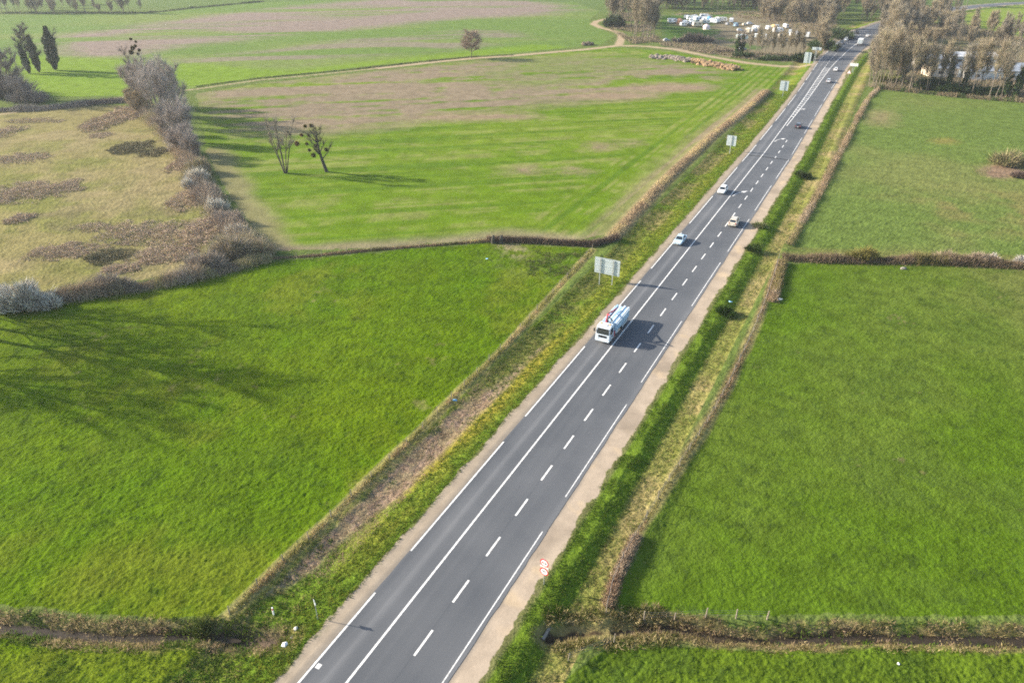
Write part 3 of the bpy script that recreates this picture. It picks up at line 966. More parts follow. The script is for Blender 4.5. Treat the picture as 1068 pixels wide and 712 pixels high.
# pasture tussocks
def field_pts(poly, n, g, seed):
    lo, hi = poly.min(0), poly.max(0)
    lo = np.maximum(lo, (-78, 30)); hi = np.minimum(hi, (105, 128))
    q = g.uniform(lo, hi, (n, 2))
    q = q[inside(q[:, 0], q[:, 1], poly)]
    dens = fbm(q[:, 0], q[:, 1], 5, 3, seed)
    dd = np.hypot(q[:, 0], q[:, 1])
    return q[(dens + .25 * g.normal(size=len(q)) > .5) & (g.uniform(size=len(q)) < np.clip(1.5 - dd / 110, .15, 1))]
p = field_pts(REG['L1'], 60000, g0, 3)
tufts('pasture_grass', p, 5, .11, .06, [(.080, .130, .008), (.11, .150, .010), (.055, .100, .008), (.072, .122, .010)], 110, .14, .9, 'thick green tussocks of the left pasture')
p = field_pts(REG['R1'], 60000, g0, 4)
tufts('pasture_grass', p, 5, .09, .055, [(.088, .130, .014), (.12, .146, .022), (.062, .10, .012), (.10, .135, .02)], 111, .14, .9, 'green tussocks of the right pasture')
p = np.r_[field_pts(REG['BL'], 12000, g0, 5), field_pts(REG['BR'], 12000, g0, 6)]
tufts('pasture_grass', p, 6, .18, .09, LUSH, 112, .16, .9, 'tall green tussocks in the foreground pastures')
# weedy corner of the left pasture
el = ell(572, 276, 60, 16)
p = g0.uniform(el.min(0), el.max(0), (2600, 2)); p = p[inside(p[:, 0], p[:, 1], REG['L1'])]; rr_ = np.hypot(*((p - el.mean(0)) / ((el.max(0) - el.min(0)) / 2)).T); p = p[fbm(p[:, 0], p[:, 1], 4, 3, 8) > .32 + .3 * rr_]
tufts('weeds', p, 7, .32, .11, [(.075, .12, .02), (.11, .14, .04), (.17, .16, .07), (.06, .10, .02)], 113, .25, 1.0, 'coarse weeds in the far corner of the left pasture')

# ---- hedges and overgrown fence lines: each one thing
def hedge(name, line, n, width, height, blade, cols, seed, label, cat='hedge', group=None, **k):
    o = scrub(name, line, n, width, height, blade, cols, seed, **k)
    return tag(o, label, cat, group)
hedge('overgrown_fence_line', FENCE_L, 16000, .30, .75, .05, [STRAW, (.20, .21, .055), (.30, .28, .09), (.38, .27, .15)], 201, 'pale dry grass ridge along the fence left of the road', 'grass strip', patch=4)
hedge('overgrown_fence_line', FENCE_R, 10000, .30, .75, .05, [DEADB, (.25, .17, .10), (.20, .18, .06), (.16, .14, .05)], 202, 'reddish brown brambles along the fence right of the road', 'hedge', patch=9, lo=.12)
hedge('thorn_hedge', PL([(633, 636), (642, 606), (652, 586), (664, 560)]), 5000, .38, 1.25, .05, [DEADB, (.27, .18, .12), TW_BROWN], 203, 'thicker bramble bush on the right fence near the culvert', 'hedge', lo=.6)
h1 = PL([(-40, 322), (60, 312), (110, 306), (160, 298), (205, 290), (245, 280), (282, 270)])
hedge('thorn_hedge', h1, 24000, 1.1, 3.4, .055, [TW_GREY, TW_BROWN, (.34, .31, .15), (.27, .22, .16)], 204, 'thick bare hedge along the top of the left pasture', lean=.6, patch=7)
hedge('thorn_hedge', PL([(283, 270), (330, 267), (400, 260), (450, 256), (520, 250)]), 14000, .35, .9, .05, [STRAW, DEADB, (.23, .17, .11), (.10, .10, .04)], 205, 'low dead hedge between the left pasture and the crop field', patch=5, lo=.3)
hedge('thorn_hedge', PL([(508, 250.5), (560, 252), (616, 256), (645, 250)]), 13000, .5, 1.7, .055, [(.13, .10, .08), (.17, .13, .10), DEADB], 206, 'dark brown trimmed hedge near the big road sign', patch=6, lo=.65)
hedge('thorn_hedge', HEDGE_BANK, 26000, .85, 1.1, .06, [DEADB, STRAW, (.42, .32, .20), (.27, .20, .13)], 207, 'brown bank hedge between the crop field and the left verge', patch=10, lo=.6)
hedge('thorn_hedge', PL([(140, 112), (158, 124), (178, 142), (198, 172), (210, 198), (230, 228), (250, 250), (270, 264)]), 30000, 1.8, 4.2, .06, [TW_GREY, TW_BROWN, (.34, .28, .22), (.36, .32, .19)], 215, 'overgrown grey brown hedge between rough meadow and crop field', lean=.6, patch=8, lo=.3)
h2 = PL([(816, 270), (840, 271), (870, 272.5), (905, 273.5), (960, 274), (1010, 276), (1068, 279), (1200, 284)])
hedge('thorn_hedge', h2, 30000, .8, 2.5, .055, [(.15, .115, .08), (.20, .145, .10), (.17, .15, .055), (.13, .115, .05)], 208, 'brown bramble hedge crossing between the two right fields', patch=9, lo=.3)
h3 = PL([(822, 257), (832, 240), (845, 218), (858, 196), (868, 174), (880, 152), (893, 126), (905, 104), (916, 93)])
hedge('thorn_hedge', h3, 22000, .55, 1.7, .06, [DEADB, (.24, .18, .11), TW_BROWN, (.26, .22, .10)], 209, 'brown roadside hedge beside the pale right field', patch=8, lo=.45)
hedge('thorn_hedge', PL([(806, 316), (812, 292), (817, 274)]), 4500, .45, 1.5, .06, [DEADB, TW_BROWN, (.2, .17, .07)], 210, 'short bramble hedge at the corner of the right pasture', lo=.7)
hedge('thorn_hedge', PL([(-80, 121), (0, 116), (45, 115), (100, 109), (136, 106)]), 12000, 1.6, 2.6, .12, [(.17, .155, .14), (.22, .19, .16), (.30, .27, .23)], 211, 'dark grey hedge behind the rough meadow', lo=.5)
hedge('thorn_hedge', PL([(915, 92), (960, 97), (1000, 101), (1040, 104), (1120, 110)]), 9000, 1.4, 2.2, .14, [(.15, .12, .08), (.06, .09, .03), (.20, .16, .10)], 212, 'scrubby hedge at the foot of the right hand wood', lo=.4)
hedge('field_hedge', PL([(0, 14.5), (152, 14), (210, 8), (275, 2)]), 5000, 1.2, 2.0, .3, [(.06, .075, .045), (.09, .09, .06)], 213, 'thin dark hedge along the farthest field', 'hedge', lo=.4)
hedge('field_hedge', PL([(205, 90.5), (270, 81.5), (380, 71.5), (490, 59.5), (535, 57.2)]), 5000, .9, .8, .25, [(.06, .085, .03), (.12, .12, .05), (.16, .14, .07)], 214, 'low grassy ditch line along the far dirt track', 'grass strip', lo=.3)

# ---- shrubs
def shrub(name, px, py, n, rx, ry, h, blade, cols, seed, label, cat='shrub', group=None, mat_='twig', mound=False, z=None, xy=None):
    g = np.random.default_rng(seed)
    c_ = P(px, py) if xy is None else np.array(xy)
    sx, sy = g.uniform(-1.25, 1.25, n * 5), g.uniform(-1.25, 1.25, n * 5)
    cell = max(.16 * (rx + ry), .5)
    nv = fbm(sx * rx + seed * 7.7, sy * ry - seed * 3.3, cell, 3, seed)
    val = nv * 2.4 - .95 * (sx ** 2 + sy ** 2) ** .75 + (.30 if mound else .14) * g.normal(size=n * 5)
    o_ = np.argsort(-val)[:int(n * (2.6 if mound else 2.2))]
    o_ = g.permutation(o_)[:n]
    ox, oy, vv_ = sx[o_] * rx, sy[o_] * ry, val[o_]
    vv_ = np.clip((vv_ - vv_.min()) / (np.ptp(vv_) + 1e-6) * 1.5, 0, 1)
    lump = .55 + .75 * vn(ox / (.30 * rx + .25) + 5, oy / (.30 * ry + .25) + 5, seed + 1)
    top = h * (.15 + .85 * vv_ ** .6) * lump
    zz = ground_z(c_[0] + ox, c_[1] + oy, False) - gz(c_)
    f = g.uniform(.0, 1, n) ** .6
    base = np.c_[ox, oy, zz + top * f * .8]
    if mound:
        top = top * 1.1
        d = np.c_[g.normal(size=(n, 2)) * 1.1 + np.c_[ox / rx, oy / ry], g.uniform(-.25, .9, n)]
        ln = np.minimum(h * .6, .9) * g.uniform(.4, 1.2, n)
    else:
        d = np.c_[np.c_[ox / rx, oy / ry] * .7 + g.normal(size=(n, 2)) * .35, g.uniform(.5, 1.2, n)]
        ln = (.25 + .35 * g.uniform(size=n)) * h
    d /= np.linalg.norm(d, axis=1, keepdims=True)
    tip = base + d * ln[:, None]
    tip[:, 2] = np.maximum(tip[:, 2], zz - .05)
    c = np.asarray(cols)[g.integers(0, len(cols), n)] * (1 + .22 * g.normal(size=(n, 1)))
    o = soup(name, base, tip, blade * g.uniform(.6, 1.4, n), np.clip(c, .004, .9), M[mat_], seed=seed)
    o.location = (c_[0], c_[1], gz(c_))
    return tag(o, label, cat, group)


BRAM = [(.40, .30, .23), (.35, .265, .205), (.47, .36, .26), (.40, .34, .18)]
def px_radius(px, py, hw_, hh):
    a, b = P(px - hw_, py), P(px + hw_, py)
    c_, d_ = P(px, py - hh), P(px, py + hh)
    return abs(b[0] - a[0]) / 2, abs(c_[1] - d_[1]) / 2
for i, (px, py, hw_, hh, h, n, lb) in enumerate([
        (34, 201, 40, 10, 1.3, 12000, 'largest purple brown bramble patch at the left picture edge'),
        (74, 191, 10, 4, .8, 1500, 'narrow bramble tail beside the largest left patch'),
        (21, 229, 11, 4.5, 1.4, 2200, 'small lone dark bramble mound in the tan meadow'),
        (152, 243, 38, 11, 1.0, 10500, 'upper arc of brambles in the middle of the meadow'),
        (98, 238, 18, 5, .7, 2400, 'left tip of the upper bramble arc in the meadow'),
        (72, 263, 32, 8, .9, 7500, 'lower left bramble mound of the meadow ring'),
        (113, 268, 18, 7, 1.3, 4800, 'greenish dark bramble mound at the bottom of the ring'),
        (127, 281, 17, 5, .9, 3200, 'frontmost bramble mound of the meadow ring'),
        (170, 266, 27, 9, 1.0, 6800, 'bramble mound at the lower right of the ring'),
        (212, 240, 17, 17, 1.6, 8500, 'brown bramble thicket left of the blossoming fence bush'),
        (198, 206, 14, 12, 1.6, 5200, 'bramble thicket below the first white blossom bush'),
        (22, 165, 26, 5, .8, 4200, 'flat bramble patch at the upper left of the meadow'),
        (4, 138, 14, 6, 1.1, 2600, 'dark bramble clump at the left edge below the hedge'),
        (105, 141, 11, 3, .8, 1500, 'small bramble clump in the upper meadow'),
        (138, 154, 17, 6, 1.5, 4200, 'green brown bramble mound at the foot of the big shrub'),
        (162, 159, 13, 4.5, 1.2, 2600, 'low dark mound in front of the big grey shrub'),
        (124, 122, 17, 12, 2.2, 7500, 'broad brown thicket left of the big grey shrub tree'),
        (36, 126, 26, 2.5, .8, 2400, 'thin dark scrub line below the back hedge'),
        (192, 172, 12, 7, 1.3, 3200, 'brown scrub below the round grey shrub')]):
    rx, ry = px_radius(px, py, hw_, hh)
    cols_ = BRAM if i not in (6, 14, 15) else [(.20, .18, .10), (.24, .20, .12), (.15, .145, .08)]
    shrub('bramble_patch', px, py, int(n * 1.1), rx, ry, h * .7, (.085 + .05 * (py < 180)), cols_, 300 + i, lb, 'bramble', mound=True, group='bramble patches on the rough meadow')
BLOS = [(.66, .64, .56), (.55, .53, .45), (.74, .71, .62), (.34, .30, .23), (.40, .34, .27)]
for i, (px, py, rx, ry, h, n, lb) in enumerate([
        (18, 319, 4.6, 2.6, 4.0, 9000, 'largest white blossoming blackthorn at the left end of the hedge'),
        (48, 319, 2.4, 1.6, 2.6, 3200, 'smaller white blossoming bush beside the largest one'),
        (206, 190, 1.9, 1.6, 3.4, 1500, 'tall white blossoming bush on the old hedge line'),
        (228, 219, 1.8, 1.4, 2.8, 1300, 'rounded white blossoming bush in the brambles'),
        (198, 196, 1.3, 1.2, 2.6, 900, 'little pale blossoming bush left of the tall one'),
        (248, 246, 1.9, 1.5, 2.6, 1100, 'half white bush near the corner of the crop field'),
        (254, 250, 1.2, 1.0, 2.0, 600, 'smallest pale bush at the corner of the crop field'),
        (1036, 274, .9, .7, 1.6, 700, 'small white blossoming bush in the right hedge'),
        (1064, 277, 1.3, .9, 1.7, 900, 'pale blossoming bush in the hedge at the right edge')]):
    shrub('blossom_bush', px, py, n, rx, ry, h, .13, BLOS if i < 7 else BLOS[:1] + [(.4, .37, .32), TW_GREY], 340 + i, lb, 'bush', group='white blossoming bushes')
for i, (px, py, rx, ry, h, n, cols, lb) in enumerate([
        (208, 182, 2.6, 2.2, 4.0, 2500, [(.30, .28, .15), TW_BROWN], 'olive bare shrub on the old hedge line'),
        (216, 207, 2.8, 2.6, 3.4, 2900, [TW_GREY, TW_BROWN], 'grey brown shrub below the tall blossom bush'),
        (238, 234, 3.0, 2.8, 3.0, 3000, [TW_GREY, (.30, .24, .18)], 'grey brown shrub right of the bramble thicket'),
        (240, 268, 4.0, 2.4, 4.4, 4600, [(.34, .29, .17), TW_GREY], 'bushy olive brown shrub in the corner of the hedge'),
        (268, 266, 3.2, 2.0, 3.2, 2800, [(.38, .34, .20), TW_BROWN], 'yellowish shrub at the right end of the hedge'),
        (215, 280, 3.2, 1.8, 3.4, 3000, [TW_GREY, (.3, .25, .19)], 'greyish shrub in the middle of the hedge'),
        (118, 303, 3.6, 1.7, 3.0, 3300, [(.25, .21, .16), TW_GREY], 'dark rounded shrub left of the middle of the hedge'),
        (1052, 172, 4.0, 3, 4.2, 1800, [(.24, .20, .12), (.21, .21, .09)], 'loose tan shrub standing in the pale right field'),
        (1064, 184, 2.4, 1.6, 1.6, 1500, [(.10, .075, .065), (.15, .11, .09)], 'dark low scrub below the tan field shrub'),
        (900, 272, 2.8, 1.1, 2.6, 2600, [(.16, .145, .045), (.20, .18, .06)], 'yellowish gorse bush in the right hedge'),
        (985, 274, 3.0, 1.0, 2.2, 2200, [(.24, .19, .13), TW_BROWN], 'light brown bush in the right hedge'),
        (1020, 275, 3.2, 1.1, 2.4, 2400, [(.26, .21, .16), TW_BROWN], 'rounded brown bush beside the small white one'),
        (792, 240, 1.4, 1.0, 1.3, 800, [(.20, .22, .10), (.12, .14, .05)], 'pale green bush on the right verge by the track'),
        (785, 264, 1.5, 1.2, 1.4, 800, [(.03, .05, .02), (.05, .08, .02)], 'dark green bush in the ditch by the track'),
        (757, 329, 1.4, 1.1, 1.5, 1100, [(.035, .065, .015), (.05, .085, .02)], 'dark green bush on the right ditch slope'),
        (838, 186, 1.8, 1.4, 1.6, 900, [(.04, .06, .02), (.06, .08, .03)], 'dark bush in the ditch beside the roadside hedge'),
        (6, 100, 9, 6, 8.0, 6500, [(.20, .18, .165), (.25, .225, .20)], 'dark grey thicket under the broad edge tree'),
        (30, 107, 6, 4, 4.5, 3000, [(.20, .18, .165), (.26, .235, .21)], 'low dark grey thicket right of the edge thicket'),
        (210, 655, .9, .7, 1.3, 700, [(.12, .15, .03), (.16, .17, .05)], 'light green bush at the corner of the left stream')]):
    shrub('bare_shrub', px, py, n, rx, ry, h, .07 + .05 * (py < 200), cols, 370 + i, lb, 'shrub')

# ---- trees: tapered trunk with limbs (trunk) and a crown of thin twigs (crown)
def tree_parts(seed, H, spread, first=.28, nprim=14, ntw=2600, tl=1.3, tw=.035, rise=.75, stems=1, lean=(0, 0), r0=None, bend=.06, upc=.10):
    g = np.random.default_rng(seed); rr = random.Random(seed)
    mb = MB(); segs = []
    def limb(p, d, L, r, n, sides, lev, up=None):
        up = upc if up is None else up
        pts = [np.array(p, float)]
        d = np.array(d, float); d /= np.linalg.norm(d)
        for i in range(n):
            d = d + np.array([rr.gauss(0, bend), rr.gauss(0, bend), rr.gauss(0, bend * .5) + (up if lev else .02)])
            d /= np.linalg.norm(d)
            pts.append(pts[-1] + d * L / n)
        for i in range(n):
            ra, rb = r * (1 - .82 * i / n), r * (1 - .82 * (i + 1) / n)
            mb.tube(pts[i], pts[i + 1], ra, rb, sides, cap=False)
            if lev: segs.append((pts[i], pts[i + 1], lev))
        return pts
    r0 = r0 or H * .016
    for s in range(stems):
        a = 2 * math.pi * s / max(stems, 1) + rr.random()
        tilt = 0 if stems == 1 else rr.uniform(.08, .28)
        d0 = (math.cos(a) * tilt + lean[0], math.sin(a) * tilt + lean[1], 1)
        hs = H * (1 if stems == 1 else rr.uniform(.75, 1))
        b0 = (0, 0, -.15) if stems == 1 else (math.cos(a) * .3, math.sin(a) * .3, -.15)
        tr = limb(b0, d0, hs * .93, r0 * (1 if stems == 1 else .55), 8, 7, 0)
        segs.append((tr[6], tr[8], 1))
        np_ = max(3, nprim // stems)
        for k in range(np_):
            f = first + (.95 - first) * (k + rr.random()) / np_
            i = min(int(f * 8), 7); t = f * 8 - i
            p = tr[i] * (1 - t) + tr[i + 1] * t
            az = k * 2.4 + rr.uniform(-.5, .5)
            L = spread * (1.05 - .62 * ((f - first) / (1 - first))) * rr.uniform(.75, 1.2)
            el = rise * rr.uniform(.6, 1.2)
            pr = limb(p, (math.cos(az), math.sin(az), el), L, r0 * .38 * (1.1 - f), 4, 5, 1)
            for m in range(5):
                j = rr.uniform(.9, 3.7); ii = int(j); q = pr[ii] + (pr[ii + 1] - pr[ii]) * (j - ii)
                az2 = az + rr.choice((-1, 1)) * rr.uniform(.4, 1.1)
                limb(q, (math.cos(az2), math.sin(az2), el * rr.uniform(.6, 1.6)), L * rr.uniform(.3, .55), r0 * .13, 2, 3, 2)
    A = np.array([s[0] for s in segs]); B = np.array([s[1] for s in segs]); lv = np.array([s[2] for s in segs])
    ln = np.linalg.norm(B - A, axis=1) * np.where(lv == 2, 1.6, 1.0)
    k = g.choice(len(A), ntw, p=ln / ln.sum())
    t = g.uniform(0, 1, (ntw, 1))
    base = A[k] + (B[k] - A[k]) * t
    d = (B - A)[k]; d /= np.linalg.norm(d, axis=1, keepdims=True)
    d = d * .7 + g.normal(size=(ntw, 3)) * .55 + np.array([0, 0, .45])
    d /= np.linalg.norm(d, axis=1, keepdims=True)
    tip = base + d * (tl * g.uniform(.4, 1.25, ntw))[:, None]
    return mb, base, tip, tw * g.uniform(.6, 1.4, ntw), g


def twig_mesh(name, base, tip, w, col, seed, mat_='twig'):
    g = np.random.default_rng(seed)
    d = tip - base; r = g.normal(size=d.shape); p = np.cross(d, r); p /= np.linalg.norm(p, axis=1, keepdims=True) + 1e-9
    ww = w[:, None] * .5
    v = np.stack([base - p * ww, base + p * ww, tip], 1).reshape(-1, 3)
    return raw_mesh(name, v, np.arange(len(v)).reshape(-1, 3), np.repeat(col, 3, 0), M[mat_])


def make_tree(name, seed, H, spread, cols, label, cat='tree', group=None, bark='bark', **k):
    mb, base, tip, w, g = tree_parts(seed, H, spread, **k)
    root = empty(name, label=label, cat=cat, group=group)
    mb.build('trunk', M[bark], root, smooth=True, fix=False)
    c = np.asarray(cols)[g.integers(0, len(cols), len(base))] * (1 + .2 * g.normal(size=(len(base), 1)))
    link('crown', twig_mesh('crown', base, tip, w, np.clip(c, .01, .8), seed), root)
    return root


def put(root, px, py, rz=0.0, s=1.0, xy=None):
    p = P(px, py) if xy is None else np.array(xy)
    root.location = (p[0], p[1], gz(p) - .05)
    root.rotation_euler = (0, 0, rz); root.scale = (s, s, s)
    return root


def leaf_col(name, parent, seed, H0, H1, R0, n, size, cols, mat_='leaf', path=None):
    """evergreen ivy clothing a trunk"""
    g = np.random.default_rng(seed)
    z = g.uniform(0, 1, n) ** .9
    prof = R0 * (np.sin(np.clip(z, .03, .97) * math.pi) ** .55) * (.6 + .8 * vn(z * 9 + seed, z * 0 + 1.5, seed)) * np.where(z > .75, .7, 1)
    a = g.uniform(0, 2 * math.pi, n); r = np.sqrt(g.uniform(.15, 1, n)) * prof
    b = np.c_[np.cos(a) * r, np.sin(a) * r, H0 + (H1 - H0) * z]
    if path is not None: b[:, :2] += np.asarray(path)[None, :] * b[:, 2:3]
    d = g.normal(size=(n, 3)); d /= np.linalg.norm(d, axis=1, keepdims=True)
    c = np.asarray(cols)[g.integers(0, len(cols), n)] * (1 + .2 * g.normal(size=(n, 1)))
    return soup(name, b, b + d * size, size * .9 * g.uniform(.6, 1.3, n), np.clip(c, .005, .5), M[mat_], parent, quads=True, seed=seed, taper=.5)


IVY = [(.022, .050, .016), (.032, .062, .020), (.045, .075, .022)]
IVYL = [(.06, .105, .02), (.08, .125, .03), (.045, .085, .02)]
# the lone trees
put(make_tree('bare_tree', 21, 12.5, 6.2, [(.25, .19, .15), (.30, .23, .17)], 'lone round bare tree beside the far dirt track', first=.24, nprim=26, ntw=8000, tl=2.2, tw=.05, rise=.5, upc=.03, bark='bark_dark'), 492, 60.5, .4)
t = put(make_tree('bare_tree', 22, 16.5, 2.2, [(.30, .26, .21)], 'slender many stemmed bare tree in the crop field', first=.4, nprim=24, ntw=3600, tl=2.2, tw=.022, stems=6, rise=1.7, r0=.30, bend=.03, bark='bark_dark'), 298, 181, .2)
tm = make_tree('mistletoe_tree', 23, 13.0, 4.2, [(.12, .10, .08)], 'leaning bare tree with mistletoe balls in the crop field', first=.28, nprim=13, ntw=1300, tl=1.2, tw=.045, lean=(-.40, .0), r0=.50, rise=.9, bark='bark_dark')
put(tm, 341, 179.5)
for i, (x, y, z, r) in enumerate(((-4.4, .2, 12.2, .62), (-2.6, 0, 12.4, .68), (-5.9, .4, 9.8, .62), (-7.6, .3, 7.6, .95), (-3.6, -.3, 10.0, .5), (-1.5, .2, 8.4, .85), (-2.1, .4, 7.0, .7), (-4.6, .1, 7.6, .6), (.9, .3, 6.0, .75), (-3.0, -.2, 4.6, .9), (-4.1, .2, 5.9, .6))):
    g = np.random.default_rng(900 + i); n = 420
    d = g.normal(size=(n, 3)); d /= np.linalg.norm(d, axis=1, keepdims=True)
    b = d * (r * .35); tpt = d * (r * g.uniform(.75, 1.1, n))[:, None] + g.normal(size=(n, 3)) * .08
    r *= .8
    b *= .8; tpt *= .8
    cc = [(.14, .13, .04), (.10, .115, .03), (.18, .14, .06)] if i not in (2, 3) else [(.26, .13, .06), (.18, .14, .06)]
    c = np.asarray(cc)[g.integers(0, 3 if i not in (2, 3) else 2, n)]
    o = soup('mistletoe_ball', b, tpt, np.full(n, .12), c, M['leaf'], tm, seed=i, quads=True)
    o.location = (x * .86 - .3, y, z * .96)
# ivy clad trees, top left
for i, (px, py, H, hi, R0, n, lb) in enumerate(((31, 77, 20, 12, 1.5, 2600, 'left ivy clad tree of three with a leaning stem'), (41, 75.5, 21, 15, 2.0, 3800, 'middle ivy clad tree of three with a bare fork'), (58, 73.5, 19, 18, 2.6, 7500, 'dense dark ivy column, rightmost of three far trees'))):
    t = make_tree('ivy_tree', 40 + i, H, 3.2, [(.17, .15, .13)], lb, nprim=14, ntw=3000 if i < 2 else 900, tl=2.2, tw=.06, lean=((-.07, 0), (-.02, 0), (.05, 0))[i], bark='bark_dark', group='ivy clad trees by the back hedge')
    leaf_col('ivy', t, 60 + i, .6, hi, R0, n, .42, IVY, path=((-.065, 0), (-.02, 0), (.045, 0))[i])
    put(t, px, py)
put(make_tree('bare_tree', 44, 20, 8.0, [(.22, .20, .185), (.26, .235, .21)], 'broad grey bare tree at the left picture edge', first=.2, nprim=24, ntw=8500, tl=2.5, tw=.06, stems=3, bark='bark_dark'), 10, 106, 1.2)
put(make_tree('bare_tree', 45, 12, 5.0, [(.22, .20, .185), (.26, .235, .21)], 'small grey bare tree right of the broad edge tree', first=.2, nprim=14, ntw=2600, tl=1.6, tw=.06, stems=2, bark='bark_dark'), 27, 110, 2.2)
# the big grey shrub tree
for i, (px, py, H, sp, st, lb) in enumerate(((172, 132, 22, 6.0, 7, 'big grey many stemmed tree on the old hedge line'), (184, 127, 19, 5.5, 6, 'grey many stemmed tree right of the biggest one'), (158, 120, 19, 5.5, 5, 'grey bare tree behind the big many stemmed one'), (193, 150, 14, 4.5, 5, 'middle sized grey tree above the round grey bushes'), (170, 112, 18, 5, 5, 'grey tree farthest right on the old hedge line'), (146, 110, 15, 5, 5, 'grey tree farthest left on the old hedge line'))):
    put(make_tree('bare_tree', 46 + i, H, sp, [(.38, .335, .30), (.32, .285, .255), (.44, .40, .36)], lb, first=.22, nprim=30, ntw=8000, tl=2.8, tw=.05, rise=1.5, stems=st, group='grey trees on the old hedge line'), px, py, i * 1.1)
for i, (px, py, H, sp, lb) in enumerate(((195, 163, 9.5, 3.2, 'round grey many stemmed bush right of the big grey trees'), (203, 168, 8.0, 2.8, 'smaller grey bush right of the round one'), (187, 160, 8.0, 3.0, 'grey bush left of the round one'), (174, 140, 8.5, 3.4, 'pale grey bush at the foot of the big grey trees'), (148, 120, 8.0, 3.4, 'pale brown bush left of the big grey trees'), (140, 112, 6.5, 2.8, 'small pale brown bush at the end of the back hedge'))):
    put(make_tree('bare_bush', 150 + i, H, sp, [(.36, .315, .28), (.30, .265, .235)] if i < 4 else [(.38, .32, .22), (.32, .27, .20)], lb, cat='bush', first=.10, nprim=24, ntw=5200, tl=1.9, tw=.05, rise=1.2, stems=6), px, py, i * .9)
tm2 = make_tree('mistletoe_tree', 49, 24, 3.0, [(.16, .14, .12)], 'tallest grey tree, carrying mistletoe clumps at its top', first=.5, nprim=9, ntw=900, tl=1.6, tw=.05)
put(tm2, 156, 118)
for i, (x, y, z, r) in enumerate(((-.3, 0, 23.6, .55), (1.1, 0, 22.8, .5), (-.5, .2, 20.9, .9), (.6, .1, 21.5, .6), (1.6, 0, 20.2, .6), (-1.2, 0, 19.6, 1.1), (.9, 0, 19.0, .6))):
    g = np.random.default_rng(930 + i); n = 260
    d = g.normal(size=(n, 3)); d /= np.linalg.norm(d, axis=1, keepdims=True)
    o = soup('mistletoe_ball', d * (r * .3), d * (r * g.uniform(.7, 1.1, n))[:, None], np.full(n, .2), cj((.10, .085, .035), n, .2, i), M['leaf'], tm2, seed=i, quads=True)
    o.location = (x, y, z)
t = make_tree('ivy_tree', 50, 11, 2.0, [TW_GREY], 'bright green ivy covered stem beside the round grey shrub', ntw=700, nprim=8, tl=1.3, tw=.05)
leaf_col('ivy', t, 66, .4, 8.0, 1.0, 1500, .34, IVYL); put(t, 193, 148)
# tall trees past the left picture edge; their shadows lie across the left pasture
tall = make_tree('bare_tree', 51, 27, 7.5, [TW_GREY], 'tall bare tree past the left end of the pasture hedge', first=.25, nprim=20, ntw=1700, tl=2.8, tw=.07, group='tall trees left of the pasture hedge')
put(tall, 0, 0, 0, 1.2, (-93, 102))
for x, y, s, r in ((-101, 96, 1.1, 1), (-97, 106, 1.05, 2), (-98, 91, .9, 4), (-105, 112, 1.1, 5)):
    o = dup(tall); put(o, 0, 0, r, s, (x, y))

# ---- woods: variants shared by every tree of the same kind, each tree an object of its own
WOOD = [(.29, .235, .165), (.23, .185, .13), (.34, .28, .20), (.27, .25, .14)]
WOODG = [(.27, .235, .19), (.22, .19, .155), (.32, .28, .225), (.25, .235, .15)]
protos = {}
for i in range(5):
    protos['a%d' % i] = (420 + i, 19, 5.0, WOOD if i % 2 else WOODG, dict(first=.26, nprim=22, ntw=3600, tl=2.6, tw=.05, rise=1.9, bend=.035, r0=.19))
for i in range(3):
    protos['b%d' % i] = (430 + i, 13, 5.5, WOOD, dict(first=.12, nprim=24, ntw=4600, tl=2.3, tw=.065, stems=5, rise=1.5, bend=.04))
for i in range(3):
    protos['c%d' % i] = (450 + i, 18, 3.6, WOODG if i % 2 else WOOD, dict(first=.36, nprim=18, ntw=2000, tl=2.6, tw=.045, rise=2.0, bend=.03, r0=.17))
protos['y0'] = (440, 12, 4.2, [TW_YEL, (.33, .29, .09), (.24, .20, .10)], dict(first=.25, nprim=16, ntw=2800, tl=2.2, tw=.13))
made = {}
g1 = random.Random(4)
def wood_tree(kind, px, py, s, label, group):
    if kind not in made:
        sd_, H, sp, cols_, kw = protos[kind]
        made[kind] = make_tree('bare_tree', sd_, H, sp, cols_, label, 'tree', group, **kw)
        o = made[kind]
    else:
        o = dup(made[kind], label=label, group=group)
    put(o, px, py, g1.uniform(0, 6.28), s)
    o.scale = (s * g1.uniform(.85, 1.15), s * g1.uniform(.85, 1.15), s)
    return o
def wood(pts_fn, n, kinds, smin, smax, label, group):
    for i in range(n):
        px, py = pts_fn(i)
        wood_tree(g1.choice(kinds), px, py, g1.uniform(smin, smax), label, group)
A5 = ['a%d' % i for i in range(5)]; B3 = ['b0', 'b1', 'b2']
U = g1.uniform
def front_belt(i):
    x = 910 + 175 * ((i + U(0, 1)) / 30) ** 1.5
    return x, 92 + (x - 912) * .075 + U(-4, 2.5)
C3 = ['c0', 'c1', 'c2']
wood(front_belt, 32, C3 + C3 + ['a1'], .82, 1.2, 'bare tree in the front row of the right hand wood', 'front row of the right hand wood')
def behind(i):
    x = 935 + 160 * U(0, 1)
    return x, U(34, 50)
wood(behind, 42, A5 + B3, .6, .85, 'bare tree behind the sheds of the right hand wood', 'trees behind the sheds')
def roadside(i):
    y = U(32, 88)
    return 905 + max(0, (88 - y)) * .34 + abs(g1.gauss(0, 13)), y
wood(roadside, 50, A5 + B3, .75, 1.1, 'bare tree in the wood close to the right road edge', 'roadside trees right of the far road')
wood(lambda i: (U(932, 1000), U(20, 36)), 30, A5 + B3, .7, 1.0, 'bare tree in the wood hiding the far road bend', 'wood hiding the far road bend')
wood_tree('y0', 921, 66, .95, 'yellowish willow standing out in the roadside wood', None)
def campfront(i):
    x = 778 + 66 * (i + U(0, 1)) / 20
    return x, 60 + (x - 778) * .03 + U(-3, 2)
